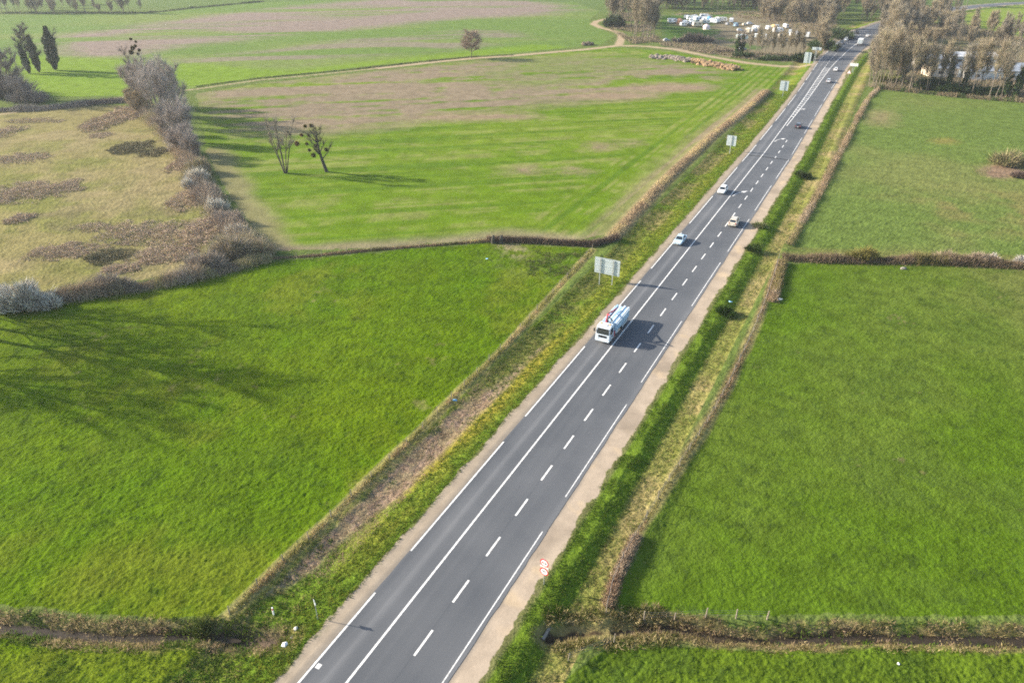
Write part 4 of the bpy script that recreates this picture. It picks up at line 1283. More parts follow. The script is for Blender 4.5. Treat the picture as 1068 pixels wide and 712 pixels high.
wood(campfront, 18, C3, .55, .8, 'bare tree in front of the caravan camp', 'trees in front of the caravan camp')
def campback(i):
    return U(790, 868), U(14, 25)
wood(campback, 38, B3 + B3 + A5, .75, 1.1, 'bare tree behind the caravan camp', 'trees behind the caravan camp')
def campright(i):
    y = U(20, 56)
    return 856 + (56 - y) * .35 + U(-9, 2), y
wood(campright, 18, A5 + B3, .6, .9, 'bare tree between the camp and the road', 'trees between the camp and the road')
def clump(i):
    return U(634, 686), U(14, 42) if i % 2 else U(34, 43)
wood(lambda i: (U(660, 686), U(30, 44)) if i % 2 else (U(634, 664), U(14, 30)), 38, A5 + C3, .95, 1.4, 'bare tree in the grey wood beside the bend of the track', 'grey wood beside the track bend')
# the far wood along the top reads as one mass
def far_wood(name, spots, label):
    vs, fs, cs, k0 = [], [], [], 0
    for i, (px, py) in enumerate(spots):
        kind = g1.choice(A5 + B3)
        o = made[kind] if kind in made else None
        if o is None: continue
        pos = P(px, py); sc = U(.8, 1.15); rz = U(0, 6.28); ca, sa = math.cos(rz), math.sin(rz)
        for ch in o.children:
            me_ = ch.data; nv = len(me_.vertices)
            co_ = np.zeros(nv * 3, np.float32); me_.vertices.foreach_get('co', co_); co_ = co_.reshape(-1, 3) * sc
            co_ = np.c_[co_[:, 0] * ca - co_[:, 1] * sa + pos[0], co_[:, 0] * sa + co_[:, 1] * ca + pos[1], co_[:, 2] - .7]
            if ch.name.startswith('crown'):
                cc = np.zeros(nv * 4, np.float32); me_.attributes['Col'].data.foreach_get('color', cc); cc = cc.reshape(-1, 4)[:, :3]
                f_ = np.arange(nv).reshape(-1, 3)
            else:
                cc = np.tile((.17, .145, .115), (nv, 1))
                li = np.zeros(len(me_.loops), np.int32); me_.loops.foreach_get('vertex_index', li); li = li.reshape(-1, 4)
                f_ = np.r_[li[:, :3], li[:, [0, 2, 3]]]
            vs.append(co_); cs.append(cc); fs.append(f_ + k0); k0 += nv
    tag(link(name, raw_mesh(name, np.concatenate(vs), np.concatenate(fs), np.concatenate(cs), M['twig'])), label, kind='stuff')
far_wood('far_wood', [(U(676, 852), U(2, 12)) for i in range(150)], 'far bare wood behind the caravan camp')
far_wood('far_wood', [(U(852, 940), U(-2, 21)) for i in range(75)], 'far bare wood where the road vanishes')
wood(lambda i: (U(0, 68), U(10, 15)), 16, A5 + B3, .6, .9, 'hazy bare tree at the top left of the view', 'hazy trees top left')
wood(lambda i: (74 + 74 * (i + U(0, 1)) / 10, 14 + U(-1, .5)), 10, B3 + A5, .45, .95, 'small bare tree at the edge of the farthest field', 'trees at the edge of the farthest field')
wood(lambda i: (U(-30, 130), U(4, 9)), 9, B3, .6, .9, 'hazy low tree beyond the farthest hedge', 'low trees beyond the farthest hedge')
wood_tree('a1', 1003, 7.5, 1.0, 'dark stem tree in the bright far field, left of two', None)
wood_tree('a2', 1008, 7.2, 1.0, 'dark stem tree in the bright far field, right of two', None)
# scrubby undergrowth beneath the woods
def under(poly, n, label, seed, hgt=2.2):
    g = np.random.default_rng(seed)
    q = PL(poly); lo, hi = q.min(0), q.max(0)
    p = g.uniform(lo, hi, (n * 3, 2)); p = p[inside(p[:, 0], p[:, 1], q)]
    p = p[fbm(p[:, 0], p[:, 1], 14, 3, seed) > .40][:n]
    tufts('undergrowth', p, 10, hgt, .11, [(.23, .185, .13), (.25, .20, .145), (.19, .16, .105), (.15, .15, .06), (.27, .215, .15)], seed, .8, 1.0, label, mat_='twig')
under([(906, 91), (1000, 98), (1150, 112), (1150, 60), (1068, 40), (990, 26), (936, 24), (916, 45)], 9000, 'brown scrub under the right hand wood', 501)
under([(634, 14), (664, 14), (690, 44), (660, 46), (636, 30)], 2200, 'brown scrub under the grey wood by the track bend', 502, 1.8)
under([(690, 16), (790, 12), (868, 14), (874, 30), (856, 58), (846, 62), (852, 38), (800, 26), (760, 16)], 5000, 'brown scrub behind and beside the camp', 503)
under([(690, 44), (740, 46), (770, 54), (846, 58), (840, 64), (780, 63), (740, 57), (690, 48)], 2200, 'brown scrub along the front of the camp', 504, 1.4)
# ivy and evergreen bushes in the woods
for i, (px, py, hi, R0, n, sz, lb) in enumerate(((768, 57, 8, 1.2, 1200, .45, 'left ivy clad stem in front of the camp'), (773, 57, 9, 1.1, 1200, .45, 'right ivy clad stem in front of the camp'),
        (940, 88, 9, .9, 800, .4, 'ivy stem at the left of the wood front'), (987, 96, 11, .9, 900, .4, 'ivy stem in front of the pale shed'), (1003, 97, 10, 1.1, 1000, .4, 'ivy stem at the middle of the wood front'),
        (1048, 101, 9, 1.5, 1400, .45, 'thick ivy stem near the right edge'), (1058, 102, 11, 1.5, 1400, .45, 'thickest ivy stem at the right edge'))):
    t = make_tree('ivy_tree', 70 + i, hi * 1.35, 2.4, [TW_GREY], lb, nprim=9, ntw=900, tl=1.8, tw=.08, bark='bark_dark', group='ivy stems in the woods')
    leaf_col('ivy', t, 80 + i, .3, hi, R0, n, sz, IVYL if i < 2 else IVY + IVYL[:1]); put(t, px, py)
for i, (px, py, rx, ry, h, n, lb) in enumerate(((926, 86, 5, 3, 3.0, 1500, 'yellow green bush at the left of the wood front'), (970, 93, 6, 3, 4.0, 2200, 'bright green evergreen bush at the wood front'), (1000, 97, 8, 3, 3.5, 2200, 'wide dark green bush at the wood front'), (1030, 99, 6, 3, 3.0, 1600, 'dark green bush right of the wide one'),
        (640, 29, 5, 3, 7, 2200, 'evergreen bush at the corner of the grey wood'), (775, 60, 4, 2, 3.0, 900, 'green bush at the foot of the ivy stems'), (808, 63, 9, 2, 2.2, 1500, 'low dark bush in front of the camp'), (836, 64, 5, 2.5, 4.2, 1500, 'dark evergreen bush by the junction sign'), (722, 45, 9, 3, 5, 2600, 'brown bare thicket in front of the camp'), (757, 55, 6, 2, 1.6, 1000, 'low brown scrub along the camp track'), (870, 40, 6, 14, 5, 2500, 'dark ivy hedge left of the far road'), (858, 52, 5, 10, 5, 2400, 'dark hedge between the camp and the far road'))):
    cols_ = [(.05, .085, .022), (.035, .06, .02)] if i not in (0, 8, 9) else ([(.15, .15, .04), (.10, .12, .03)] if i == 0 else [(.20, .165, .13), (.17, .14, .11)])
    shrub('evergreen_bush' if i not in (8, 9) else 'bare_shrub', px, py, n, rx, ry, h, .32, cols_, 460 + i, lb, 'bush', mat_='leaf' if i not in (8, 9) else 'twig')

# ------------------------------------------------------------------ vehicles
def prism_y(mb, prof, y0, y1, bev=0.0, taper=None):
    """profile in (x, z), extruded along y"""
    bm = bmesh.new()
    n = len(prof)
    a = [bm.verts.new((x, y0, z)) for x, z in prof]
    b = [bm.verts.new((x, y1, z)) for x, z in prof]
    for k in range(n):
        bm.faces.new((a[k], a[(k + 1) % n], b[(k + 1) % n], b[k]))
    bm.faces.new(a[::-1]); bm.faces.new(b)
    bmesh.ops.recalc_face_normals(bm, faces=bm.faces[:])
    if taper:                      # (z0, z1, k): draw the sides in above z0
        z0, z1, k = taper
        for v in bm.verts:
            t = min(max((v.co.z - z0) / (z1 - z0), 0), 1)
            v.co.y *= 1 - k * t
    if bev > 0:
        bmesh.ops.bevel(bm, geom=bm.edges[:], offset=bev, segments=2, affect='EDGES', profile=.5)
    bm.verts.index_update()
    mb.add([tuple(v.co) for v in bm.verts], [tuple(v.index for v in f.verts) for f in bm.faces])
    bm.free()
    return mb


def wheel(parent, x, y, r, w, rimr=.62):
    mb = MB()
    s = 1 if y > 0 else -1
    prof = [(-w / 2, r * .86), (-w / 2 + .03, r), (w / 2 - .03, r), (w / 2, r * .86), (w / 2, r * rimr)]
    n = 18
    for k, (yy, rr) in enumerate(prof):
        for i in range(n):
            q = 2 * math.pi * i / n
            mb.v.append((x + rr * math.cos(q), y + yy, r + rr * math.sin(q)))
        if k:
            for i in range(n):
                mb.f.append(((k - 1) * n + i, (k - 1) * n + (i + 1) % n, k * n + (i + 1) % n, k * n + i))
    mb.f.append(tuple(range(n)))
    mb.f.append(tuple(range((len(prof) - 1) * n, len(prof) * n)))
    o = mb.build('wheel', M['tyre'], parent)
    rm = MB().tube((x, y + s * (w / 2 - .02), r), (x, y + s * (w / 2 + .012), r), r * rimr, r * rimr * .9, 14)
    rm.build('rim', M['rim'], o)
    return o


PAINT = {}
def paint(rgb, metal=0.0):
    k = (rgb, metal)
    if k not in PAINT:
        PAINT[k] = mat('car_paint', rgb, 0.32, metal, noise=.04, nscale=3, coat=.5)
    return PAINT[k]


STY = {  # L, W, H, bonnet length, windscreen rake, rear rake, belt z, tail step
    'hatch': dict(L=4.05, W=1.74, H=1.46, bon=1.02, rk=.72, rr=.38, belt=.93, boot=.10),
    'saloon': dict(L=4.45, W=1.78, H=1.44, bon=1.12, rk=.75, rr=.70, belt=.92, boot=.55),
    'suv': dict(L=4.35, W=1.84, H=1.68, bon=1.05, rk=.62, rr=.30, belt=1.05, boot=.06),
    'van': dict(L=5.2, W=1.98, H=2.15, bon=.85, rk=.75, rr=.08, belt=1.18, boot=.03),
}


def car(name, style, rgb, label, cat='car', group=None, metal=0.0):
    s = STY[style]
    L, W, H, bz = s['L'], s['W'], s['H'], s['belt']
    hw = W / 2
    pm = paint(rgb, metal)
    root = empty(name, label=label, cat=cat, group=group)
    mb = MB()
    fx, rx = L / 2, -L / 2
    wb = fx - s['bon']                       # foot of the windscreen
    # lower body: loft of rounded sections
    st = [(rx, .80, .42, bz - .22), (rx + .10, .94, .28, bz - .02), (rx + .5, 1.0, .20, bz), (-.3, 1.0, .18, bz), (wb, 1.0, .18, bz),
          (fx - .55, .98, .20, bz - .08), (fx - .16, .92, .24, bz - .20), (fx, .74, .36, bz - .36)]
    ring = []
    for x, kw, zb, zt in st:
        h = hw * kw
        half = [(h * .78, zb), (h * .97, zb + .10), (h, (zb + zt) / 2), (h * .985, zt - .10), (h * .88, zt)]
        ring.append([(x, y, z) for y, z in half] + [(x, -y, z) for y, z in half[::-1]])
    k = len(ring[0]); base = len(mb.v)
    for r in ring: mb.v += r
    for i in range(len(ring) - 1):
        for j in range(k):
            mb.f.append((base + i * k + j, base + i * k + (j + 1) % k, base + (i + 1) * k + (j + 1) % k, base + (i + 1) * k + j))
    mb.f.append(tuple(base + j for j in range(k))); mb.f.append(tuple(base + (len(ring) - 1) * k + j for j in range(k)))
    # greenhouse: pillars and roof
    cr = rx + s['boot'] + .06
    b0, b1 = cr, wb + .02
    t0, t1 = cr + s['rr'], wb - s['rk']
    kb, kt = hw * .90, hw * (.70 if style != 'van' else .84)
    pts = [(b0, -kb, bz - .03), (b1, -kb, bz - .03), (b1, kb, bz - .03), (b0, kb, bz - .03), (t0, -kt, H - .05), (t1, -kt, H - .05), (t1, kt, H - .05), (t0, kt, H - .05),
           (t0 + .12, -kt * .86, H), (t1 - .14, -kt * .86, H), (t1 - .14, kt * .86, H), (t0 + .12, kt * .86, H)]
    mb.add(pts, [(0, 1, 5, 4), (1, 2, 6, 5), (2, 3, 7, 6), (3, 0, 4, 7), (4, 5, 9, 8), (5, 6, 10, 9), (6, 7, 11, 10), (7, 4, 8, 11), (8, 9, 10, 11)])
    mb.build('body', pm, root)
    p = [np.array(q) for q in pts]
    def pane(name, a, b, c, d, u0=.08, u1=.92, v0=.10, v1=.92):
        nn = np.cross(b - a, d - a); nn /= np.linalg.norm(nn)
        q = lambda u, v: (a * (1 - u) + b * u) * (1 - v) + (d * (1 - u) + c * u) * v + nn * .008
        MB().quad(q(u0, v0), q(u1, v0), q(u1, v1), q(u0, v1)).build(name, M['glass'], root, fix=False)
    pane('windscreen', p[1], p[2], p[6], p[5], .06, .94, .08, .95)
    pane('rear_window', p[3], p[0], p[4], p[7], .10, .90, .20 if style != 'van' else .45, .9)
    for a, b, c, d, fl in ((p[0], p[1], p[5], p[4], 0), (p[2], p[3], p[7], p[6], 1)):
        if style == 'van':
            u0, u1 = (.66, .93) if not fl else (.07, .34)
            pane('side_window', a, b, c, d, u0, u1, .12, .62)
        else:
            pane('side_window', a, b, c, d, .10, .48, .12, .88)
            pane('side_window', a, b, c, d, .52, .88, .12, .88)
    wr = .32 if style in ('hatch', 'saloon') else .36
    for x in (fx - .82, rx + .78):
        for y in (-1, 1):
            wheel(root, x, y * (hw - .095), wr, .21)
    for y in (-1, 1):
        MB().box(fx - .20, fx - .005, y * hw * .66 - .17, y * hw * .66 + .17, bz - .36, bz - .22, .03).build('headlight', M['lamp'], root)
        MB().box(rx - .012, rx + .10, y * hw * .74 - .12, y * hw * .74 + .12, bz - .26, bz - .04 if style != 'van' else bz + .25, .02).build('tail_light', M['taillamp'], root)
        MB().box(wb - .28, wb - .14, y * (hw + .09) - .10, y * (hw + .09) + .10, bz + .02, bz + .16, .03).build('wing_mirror', M['black'], root)
    MB().box(fx - .04, fx + .014, -hw * .42, hw * .42, .40, bz - .40, .01).build('grille', M['black'], root)
    MB().box(fx - .02, fx + .03, -.26, .26, .34, .45).build('number_plate', M['plate'], root)
    MB().box(rx - .025, rx + .02, -.26, .26, .52, .63).build('number_plate', M['plate'], root)
    return root


def park(o, px, py, away=True, rz=None, z=None):
    p = P(px, py, 0)
    S = S_of(px, py)
    o.location = (p[0], p[1], 0.004 if z is None else z)
    o.rotation_euler = (0, 0, (heading(S) + (0 if away else math.pi)) if rz is None else rz)
    return o


park(car('moving_car', 'saloon', (.42, .55, .64), 'pale blue car behind the truck in the left lane'), 709, 252.5, False)
park(car('moving_car', 'hatch', (.78, .78, .76), 'white car driving behind the pale blue car'), 753.5, 200.5, False)
park(car('moving_car', 'suv', (.50, .45, .36), 'beige car driving away beside the dashed line'), 765.5, 234, True)
park(car('moving_car', 'hatch', (.055, .05, .06), 'small dark car alone in the wide right lanes'), 832.5, 133, True)
park(car('moving_car', 'hatch', (.60, .61, .62), 'silver car driving away, nearer of two by the warning sign', metal=.3), 864, 86, True)
park(car('moving_car', 'saloon', (.72, .72, .71), 'white car driving away, farther of two by the warning sign'), 871.5, 74, True)
park(car('moving_car', 'hatch', (.68, .70, .72), 'light car at the head of the oncoming queue'), 873.5, 49.5, False)
park(car('moving_car', 'saloon', (.035, .04, .055), 'dark car second in the oncoming queue'), 878, 45.8, False)
park(car('moving_car', 'suv', (.60, .62, .64), 'pale car third in the oncoming queue'), 882.3, 42.5, False)
park(car('moving_car', 'saloon', (.05, .055, .065), 'dark car fourth in the oncoming queue'), 887, 39.2, False)
park(car('moving_car', 'suv', (.03, .03, .035), 'black car at the back of the oncoming queue'), 893.5, 35, False)
park(car('moving_car', 'hatch', (.70, .70, .68), 'white car far ahead of the delivery lorry'), 904.5, 38.8, True)


# ---- the box lorry far up the road
def lorry(label):
    root = empty('box_lorry', label=label, cat='lorry')
    MB().box(-3.2, 1.5, -1.15, 1.15, .85, 3.15, .04).build('cargo_box', M['white'], root)
    prism_y(MB(), [(1.6, .5), (3.3, .5), (3.35, 1.2), (2.95, 2.2), (1.6, 2.3)], -1.0, 1.0, .05).build('cab', M['white'], root)
    MB().quad((3.335, -.85, 1.28), (3.335, .85, 1.28), (2.98, .8, 2.14), (2.98, -.8, 2.14)).build('windscreen', M['glass'], root, fix=False)
    MB().box(-3.1, 3.0, -.45, .45, .5, .84).build('chassis', M['chassis'], root)
    MB().box(-3.212, -3.2, -1.0, 1.0, .95, 3.0).build('rear_door', M['alu'], root)
    for x in (2.5, -2.0):
        for y in (-.98, .98): wheel(root, x, y, .4, .28)
    for y in (-.95, .95): MB().box(-3.25, -3.16, y - .1, y + .1, .7, .85).build('tail_light', M['taillamp'], root)
    return root
park(lorry('white box lorry driving away near the end of the road'), 897, 47, True)


# ---- the nearest vehicle: a crane truck coming towards the camera
def crane_truck():
    root = empty('crane_truck', label='white cab crane truck with red loader and pale blue body', cat='truck')
    blue = mat('pale_blue_body', (.34, .52, .66), .45, noise=.10, nscale=1.2)
    wcab = mat('cab_white', (.64, .71, .76), .35, noise=.03, nscale=2, coat=.3)
    redm = mat('crane_red', (.36, .03, .045), .45, noise=.15, nscale=3)
    MB().box(-4.4, 3.9, -.48, .48, .62, .95).box(-4.45, -4.3, -1.15, 1.15, .55, .75).build('chassis', M['chassis'], root)
    cab = prism_y(MB(), [(2.55, .55), (4.42, .55), (4.50, .75), (4.50, 1.62), (4.22, 2.75), (4.0, 2.92), (2.75, 2.96), (2.55, 2.85)], -1.22, 1.22, .07, taper=(1.6, 2.96, .06)).build('cab', wcab, root)
    # glass
    q = lambda x, y, z: (x, y, z)
    MB().quad((4.515, -1.05, 1.70), (4.515, 1.05, 1.70), (4.268, .98, 2.66), (4.268, -.98, 2.66)).build('windscreen', M['glass'], root, fix=False)
    for s in (-1, 1):
        MB().quad((3.05, s * 1.235, 1.72), (4.28, s * 1.235, 1.72), (4.05, s * 1.185, 2.58), (3.05, s * 1.185, 2.58)).build('side_window', M['glass'], root, fix=False)
        MB().box(3.02, 3.05, s * 1.225 - .004, s * 1.225 + .004, .8, 2.6).box(4.30, 4.33, s * 1.225 - .004, s * 1.225 + .004, .8, 1.7).build('door_seam', M['black'], cab)
        MB().box(3.12, 3.30, s * 1.235 - .02, s * 1.235 + .02, 1.5, 1.56).build('door_handle', M['black'], cab)
        a = MB().tube((4.30, s * 1.2, 2.55), (4.50, s * 1.45, 2.5), .025)
        a.box(4.42, 4.52, s * 1.46 - .12, s * 1.46 + .12, 1.95, 2.5, .03).build('wing_mirror', M['black'], root)
        MB().box(4.46, 4.535, s * .85 - .20, s * .85 + .20, .82, 1.02, .03).build('headlight', M['lamp'], root)
        prism_y(MB(), [(2.95, .62), (3.06, 1.05), (3.35, 1.22), (3.85, 1.22), (4.14, 1.05), (4.25, .62), (4.16, .62), (4.05, .98), (3.8, 1.12), (3.4, 1.12), (3.15, .98), (3.04, .62)], s * 1.02 - .21, s * 1.02 + .21).build('mudguard', M['black'], root)
    MB().box(4.40, 4.60, -1.2, 1.2, .42, .78, .05).build('bumper', wcab, root)
    MB().box(4.485, 4.52, -.72, .72, 1.08, 1.48, .02).build('grille', M['black'], root)
    MB().box(4.59, 4.615, -.26, .26, .54, .65).build('number_plate', M['plate'], root)
    MB().box(4.18, 4.46, -1.1, 1.1, 2.72, 2.78, .02).build('sun_visor', wcab, root)
    MB().box(3.15, 3.45, -.9, -.6, 2.96, 3.10, .04).box(3.15, 3.45, .6, .9, 2.96, 3.10, .04).build('roof_beacon', mat('beacon', (.6, .35, .1), .3), root)
    MB().box(3.2, 3.9, -.45, .45, 2.965, 3.02, .02).build('roof_hatch', wcab, root)
    for x in (3.6, -1.75, -3.05):
        for y in (-1, 1):
            wheel(root, x, y * 1.06, .50, .30 if x > 0 else .44)
    # drop side body
    bed = MB().box(-4.4, 1.75, -1.22, 1.22, .98, 1.14)
    bed.box(-4.4, 1.75, -1.25, -1.19, 1.15, 2.28).box(-4.4, 1.75, 1.19, 1.25, 1.15, 2.28)
    bed.box(1.70, 1.78, -1.18, 1.18, 1.15, 2.62).box(-4.43, -4.36, -1.18, 1.18, 1.15, 2.20)
    bd = bed.build('cargo_body', blue, root)
    rb = MB()
    for s in (-1, 1):
        for x in np.linspace(-4.3, 1.6, 9): rb.box(x - .05, x + .05, s * 1.285 - .035, s * 1.285 + .035, 1.05, 2.30)
        rb.box(-4.42, 1.78, s * 1.275 - .05, s * 1.275 + .05, 2.30, 2.40)
    rb.build('stiffening_ribs', mat('rib_pale_blue', (.58, .68, .74), .45, noise=.08, nscale=2), bd)
    ld = MB()
    for s in (-1, 1): ld.box(-3.75, -1.1, s * 1.28 - .03, s * 1.28 + .03, .55, .9)
    ld.build('side_guard', M['alu'], root)
    for s in (-1, 1):
        MB().box(-4.47, -4.43, s * .9 - .22, s * .9 + .22, .78, .92).build('tail_light', M['taillamp'], root)
        MB().box(.3, 1.4, s * .95 - .25, s * .95 + .25, .5, .93, .06).build('fuel_tank' if s > 0 else 'tool_box', M['alu'], root)
    # loader crane folded over the body
    cr = empty('loader_crane'); cr.parent = root
    MB().box(1.88, 2.46, -1.2, 1.2, .95, 1.35, .03).tube((2.16, -.25, 1.3), (2.16, -.25, 3.35), .24, .20, 12).build('column', redm, cr)
    MB().tube((2.16, -.25, 3.30), (1.5, -.45, 3.75), .17, .16, 10).tube((1.5, -.45, 3.75), (-1.3, -.72, 2.98), .13, .10, 8).tube((2.16, -.25, 2.2), (1.6, -.42, 3.45), .07, .07, 8).build('boom', redm, cr)
    MB().tube((-1.3, -.72, 2.98), (-1.25, -.72, 2.75), .14, .14, 8).tube((-1.25, -.72, 2.78), (-2.9, -.52, 2.86), .11, .09, 8).tube((1.5, -.45, 3.75), (2.5, .35, 4.25), .10, .08, 8).build('jib', redm, cr)
    gb = MB(); gb.tube((2.5, .35, 4.25), (2.5, .35, 3.75), .05, .05, 8)
    for s in (-1, 1): gb.tube((2.5, .35 + s * .1, 3.8), (2.5, .35 + s * .42, 3.4), .10, .14, 8).tube((2.5, .35 + s * .42, 3.4), (2.5, .35 + s * .12, 3.06), .14, .05, 8)
    gb.build('grab', M['chassis'], cr)
    for s in (-1, 1): MB().box(2.02, 2.30, s * 1.12 - .1, s * 1.12 + .1, .45, 1.0, .02).build('outrigger_leg', redm, cr)
    return root
tk = park(crane_truck(), 638.2, 345.5, False)
tk.scale = (.96, .94, .95)
# long beams lying in the truck's open body, a thing each
bmat = [mat('beam_white', (.58, .66, .71), .5, noise=.08, nscale=2), mat('beam_blue', (.30, .47, .62), .5, noise=.08, nscale=2)]
for i, (y, w_b, zt, x0, x1, k, lb) in enumerate(((.98, .30, 2.46, -5.0, 1.5, 0, 'white beam nearest the road centre in the truck body'), (.62, .28, 2.40, -4.75, 1.45, 1, 'blue beam beside the outer white one in the truck body'), (.28, .30, 2.50, -5.15, 1.5, 0, 'white beam in the middle of the truck body'),
        (-.08, .28, 2.38, -4.7, 1.4, 1, 'blue beam in the middle of the truck body'), (-.42, .30, 2.36, -4.9, 1.3, 0, 'white beam under the red crane arm'), (-.98, .34, 2.46, -5.0, 1.5, 1, 'pale blue beam at the kerb side of the truck body'))):
    b = MB().box(x0, x1, y - w_b / 2, y + w_b / 2, 1.15, zt, .03).build('long_beam', bmat[k])
    b.location, b.rotation_euler, b.scale = tk.location, tk.rotation_euler, tk.scale
    tag(b, lb, 'beam', 'long beams loaded on the truck')


# ------------------------------------------------------------------ road signs
def at_road(o, px, py, face=0.0, z=None):
    """face 0: the sign's front looks along +local X"""
    p = P(px, py, -.1)
    p = P(px, py, gz(p))
    o.location = (p[0], p[1], gz(p) - .02)
    o.rotation_euler = (0, 0, heading(S_of(px, py)) + face)
    return o


def panel_sign(name, W_, z0, z1, posts, label, rails=3, cat='road sign', round_=0.0, front='white'):
    root = empty(name, label=label, cat=cat)
    MB().box(.0, .035, -W_ / 2, W_ / 2, z0, z1, .012).build('panel', M['alu'], root)
    MB().box(.037, .041, -W_ / 2 + .06, W_ / 2 - .06, z0 + .06, z1 - .06).build('front_face', M[front], root)
    rl = MB()
    for k in range(rails):
        zz = z0 + (z1 - z0) * (k + .5) / rails
        rl.box(-.045, -.002, -W_ / 2 + .05, W_ / 2 - .05, zz - .03, zz + .03)
    rl.build('rail', M['alu'], root)
    for y in posts:
        MB().box(-.15, -.047, y - .05, y + .05, -.3, z1 - .05).box(-.165, -.15, y - .09, y + .09, -.3, z1 - .05).build('post', M['steel'], root)
    return root


# their fronts look up the road, so the camera sees the bare metal backs
at_road(panel_sign('direction_sign', 4.7, 2.05, 5.05, (-1.15, 1.25), 'large blank back of a two post road sign'), 632, 296.5)
at_road(panel_sign('road_sign_panel', 2.6, 2.2, 5.0, (0,), 'grey sign back on one post, nearest of the small left ones', rails=2), 761, 160)
at_road(panel_sign('road_sign_panel', 3.0, 2.2, 5.6, (0,), 'grey sign back beside the end of the bank hedge', rails=2), 816, 101)
at_road(panel_sign('road_sign_panel', 2.9, 1.9, 6.4, (0,), 'tall grey sign back where the dirt track meets the road', rails=2), 840.5, 70.5)
at_road(panel_sign('direction_sign', 4.0, 5.6, 6.8, (-.2, .3), 'thin direction board behind the tall sign back', rails=1), 849, 66)
at_road(panel_sign('direction_sign', 3.4, 2.6, 3.9, (-.2, .3), 'pale direction board beside the right hand wood', rails=1), 889, 76, math.pi)
def tri_sign():
    root = empty('warning_sign', label='white triangular warning sign below the direction board', cat='road sign')
    a = 1.0
    mb = MB(); mb.add([(x, y, z) for x in (0, .03) for y, z in ((-a, 1.3), (a, 1.3), (0, 3.1))], [(0, 2, 1), (3, 4, 5), (0, 1, 4, 3), (1, 2, 5, 4), (2, 0, 3, 5)])
    mb.build('panel', M['signred'], root)
    MB().add([(.034, y, z) for y, z in ((-a * .82, 1.40), (a * .82, 1.40), (0, 2.88))], [(0, 1, 2)]).build('front_face', M['white'], root, fix=False)
    MB().tube((-.05, 0, -.3), (-.05, 0, 2.9), .045).build('post', M['steel'], root)
    return root
at_road(tri_sign(), 884.5, 80.5, math.pi)


def disc(mb, x, z, r, th=.02, n=32):
    return mb.tube((x - th, 0, z), (x, 0, z), r, r, n)


def speed_sign():
    root = empty('speed_limit_sign', label='two red rimmed round signs with a white plate on one post', cat='road sign')
    for z, kind in ((2.95, 'cars'), (1.80, 'num')):
        rim = disc(MB(), 0, z, .47).build('round_sign', M['signred'], root)
        disc(MB(), .004, z, .36, .003).build('white_face', M['white'], rim)
        if kind == 'cars':
            for yy, m_ in ((-.15, 'signred'), (.14, 'ink')):
                mb = MB().box(.006, .009, yy - .115, yy + .115, z - .08, z + .02).box(.006, .009, yy - .075, yy + .075, z + .021, z + .09)
                mb.box(.006, .009, yy - .10, yy - .05, z - .13, z - .081).box(.006, .009, yy + .05, yy + .10, z - .13, z - .081)
                mb.build('car_symbol', M[m_], rim)
        else:
            cu = bpy.data.curves.new('digits', 'FONT'); cu.body = '90'; cu.size = .46; cu.align_x = 'CENTER'; cu.align_y = 'CENTER'; cu.extrude = .002
            t = bpy.data.objects.new('digits', cu); COL.objects.link(t)
            dg = bpy.context.evaluated_depsgraph_get(); dg.update()
            me_ = bpy.data.meshes.new_from_object(t.evaluated_get(dg)); bpy.data.objects.remove(t)
            me_.materials.clear()
            o = link('digits', me_, rim, [M['ink']])
            o.location = (.008, 0, z); o.rotation_euler = (math.pi / 2, 0, math.pi / 2)
    pl = MB().box(-.02, 0, -.46, .46, 2.33, 2.47, .008).build('plate', M['white'], root)
    MB().box(.001, .003, -.26, -.06, 2.385, 2.415).box(.001, .003, .02, .24, 2.385, 2.415).build('plate_text', M['ink'], pl)
    MB().tube((-.06, 0, -.4), (-.06, 0, 3.4), .04, .04, 10).build('post', M['steel'], root)
    return root
at_road(speed_sign(), 567, 609.5, math.pi - .12)


def small_post():
    root = empty('sign_post', label='thin grey post with a small sign seen edge on', cat='sign post')
    MB().tube((0, 0, -.3), (0, 0, 2.5), .035, .035, 8).build('post', M['steel'], root)
    MB().box(.0, .03, -.11, .30, 1.95, 2.45, .02).build('panel', M['alu'], root)
    MB().box(-.05, .05, -.14, -.04, 2.0, 2.22, .02).build('clamp', M['white'], root)
    return root
at_road(small_post(), 331.5, 645.5, -.5)
def marker(px, py, label):
    root = empty('marker_post', label=label, cat='marker post')
    MB().box(-.06, .06, -.07, .07, -.2, 1.0, .02).build('post', M['white'], root)
    MB().box(-.065, .065, -.073, .073, .68, .85).build('reflector', M['signred'], root)
    at_road(root, px, py)
marker(285.5, 640.5, 'short white post beside the muddy ditch outlet')
marker(890.3, 32.5, 'white marker post left of the far road')

# ------------------------------------------------------------------ fences
def fence(name, line, step, label, hgt=1.15, wires=(.45, .8, 1.05), r=.06, jit_=.12):
    root = empty(name, label=label, cat='fence')
    pts = resample(line, step)
    root.location = (pts[0][0], pts[0][1], gz(pts[0]))
    rr = random.Random(len(pts)); tops = []
    for p_ in pts:
        z = gz(p_) - root.location.z
        x, y = p_[0] - pts[0][0], p_[1] - pts[0][1]
        lx, ly = rr.gauss(0, .05), rr.gauss(0, .05)
        h = hgt * rr.uniform(.85, 1.15)
        MB().tube((x, y, z - .3), (x + lx, y + ly, z + h), r * rr.uniform(.8, 1.2), r * .8, 7).build('post', M['post'], root)
        tops.append((x, y, z))
    w = MB()
    for h in wires:
        for a, b in zip(tops[:-1], tops[1:]):
            w.tube((a[0], a[1], a[2] + h), (b[0], b[1], b[2] + h), .008, .008, 4, cap=False)
    w.build('wire', M['wire'], root)
fence('wire_fence', FENCE_L, 3.6, 'wire fence on timber posts along the left pasture')
fence('wire_fence', FENCE_R, 3.4, 'wire fence on timber posts along the right pasture', hgt=1.3)
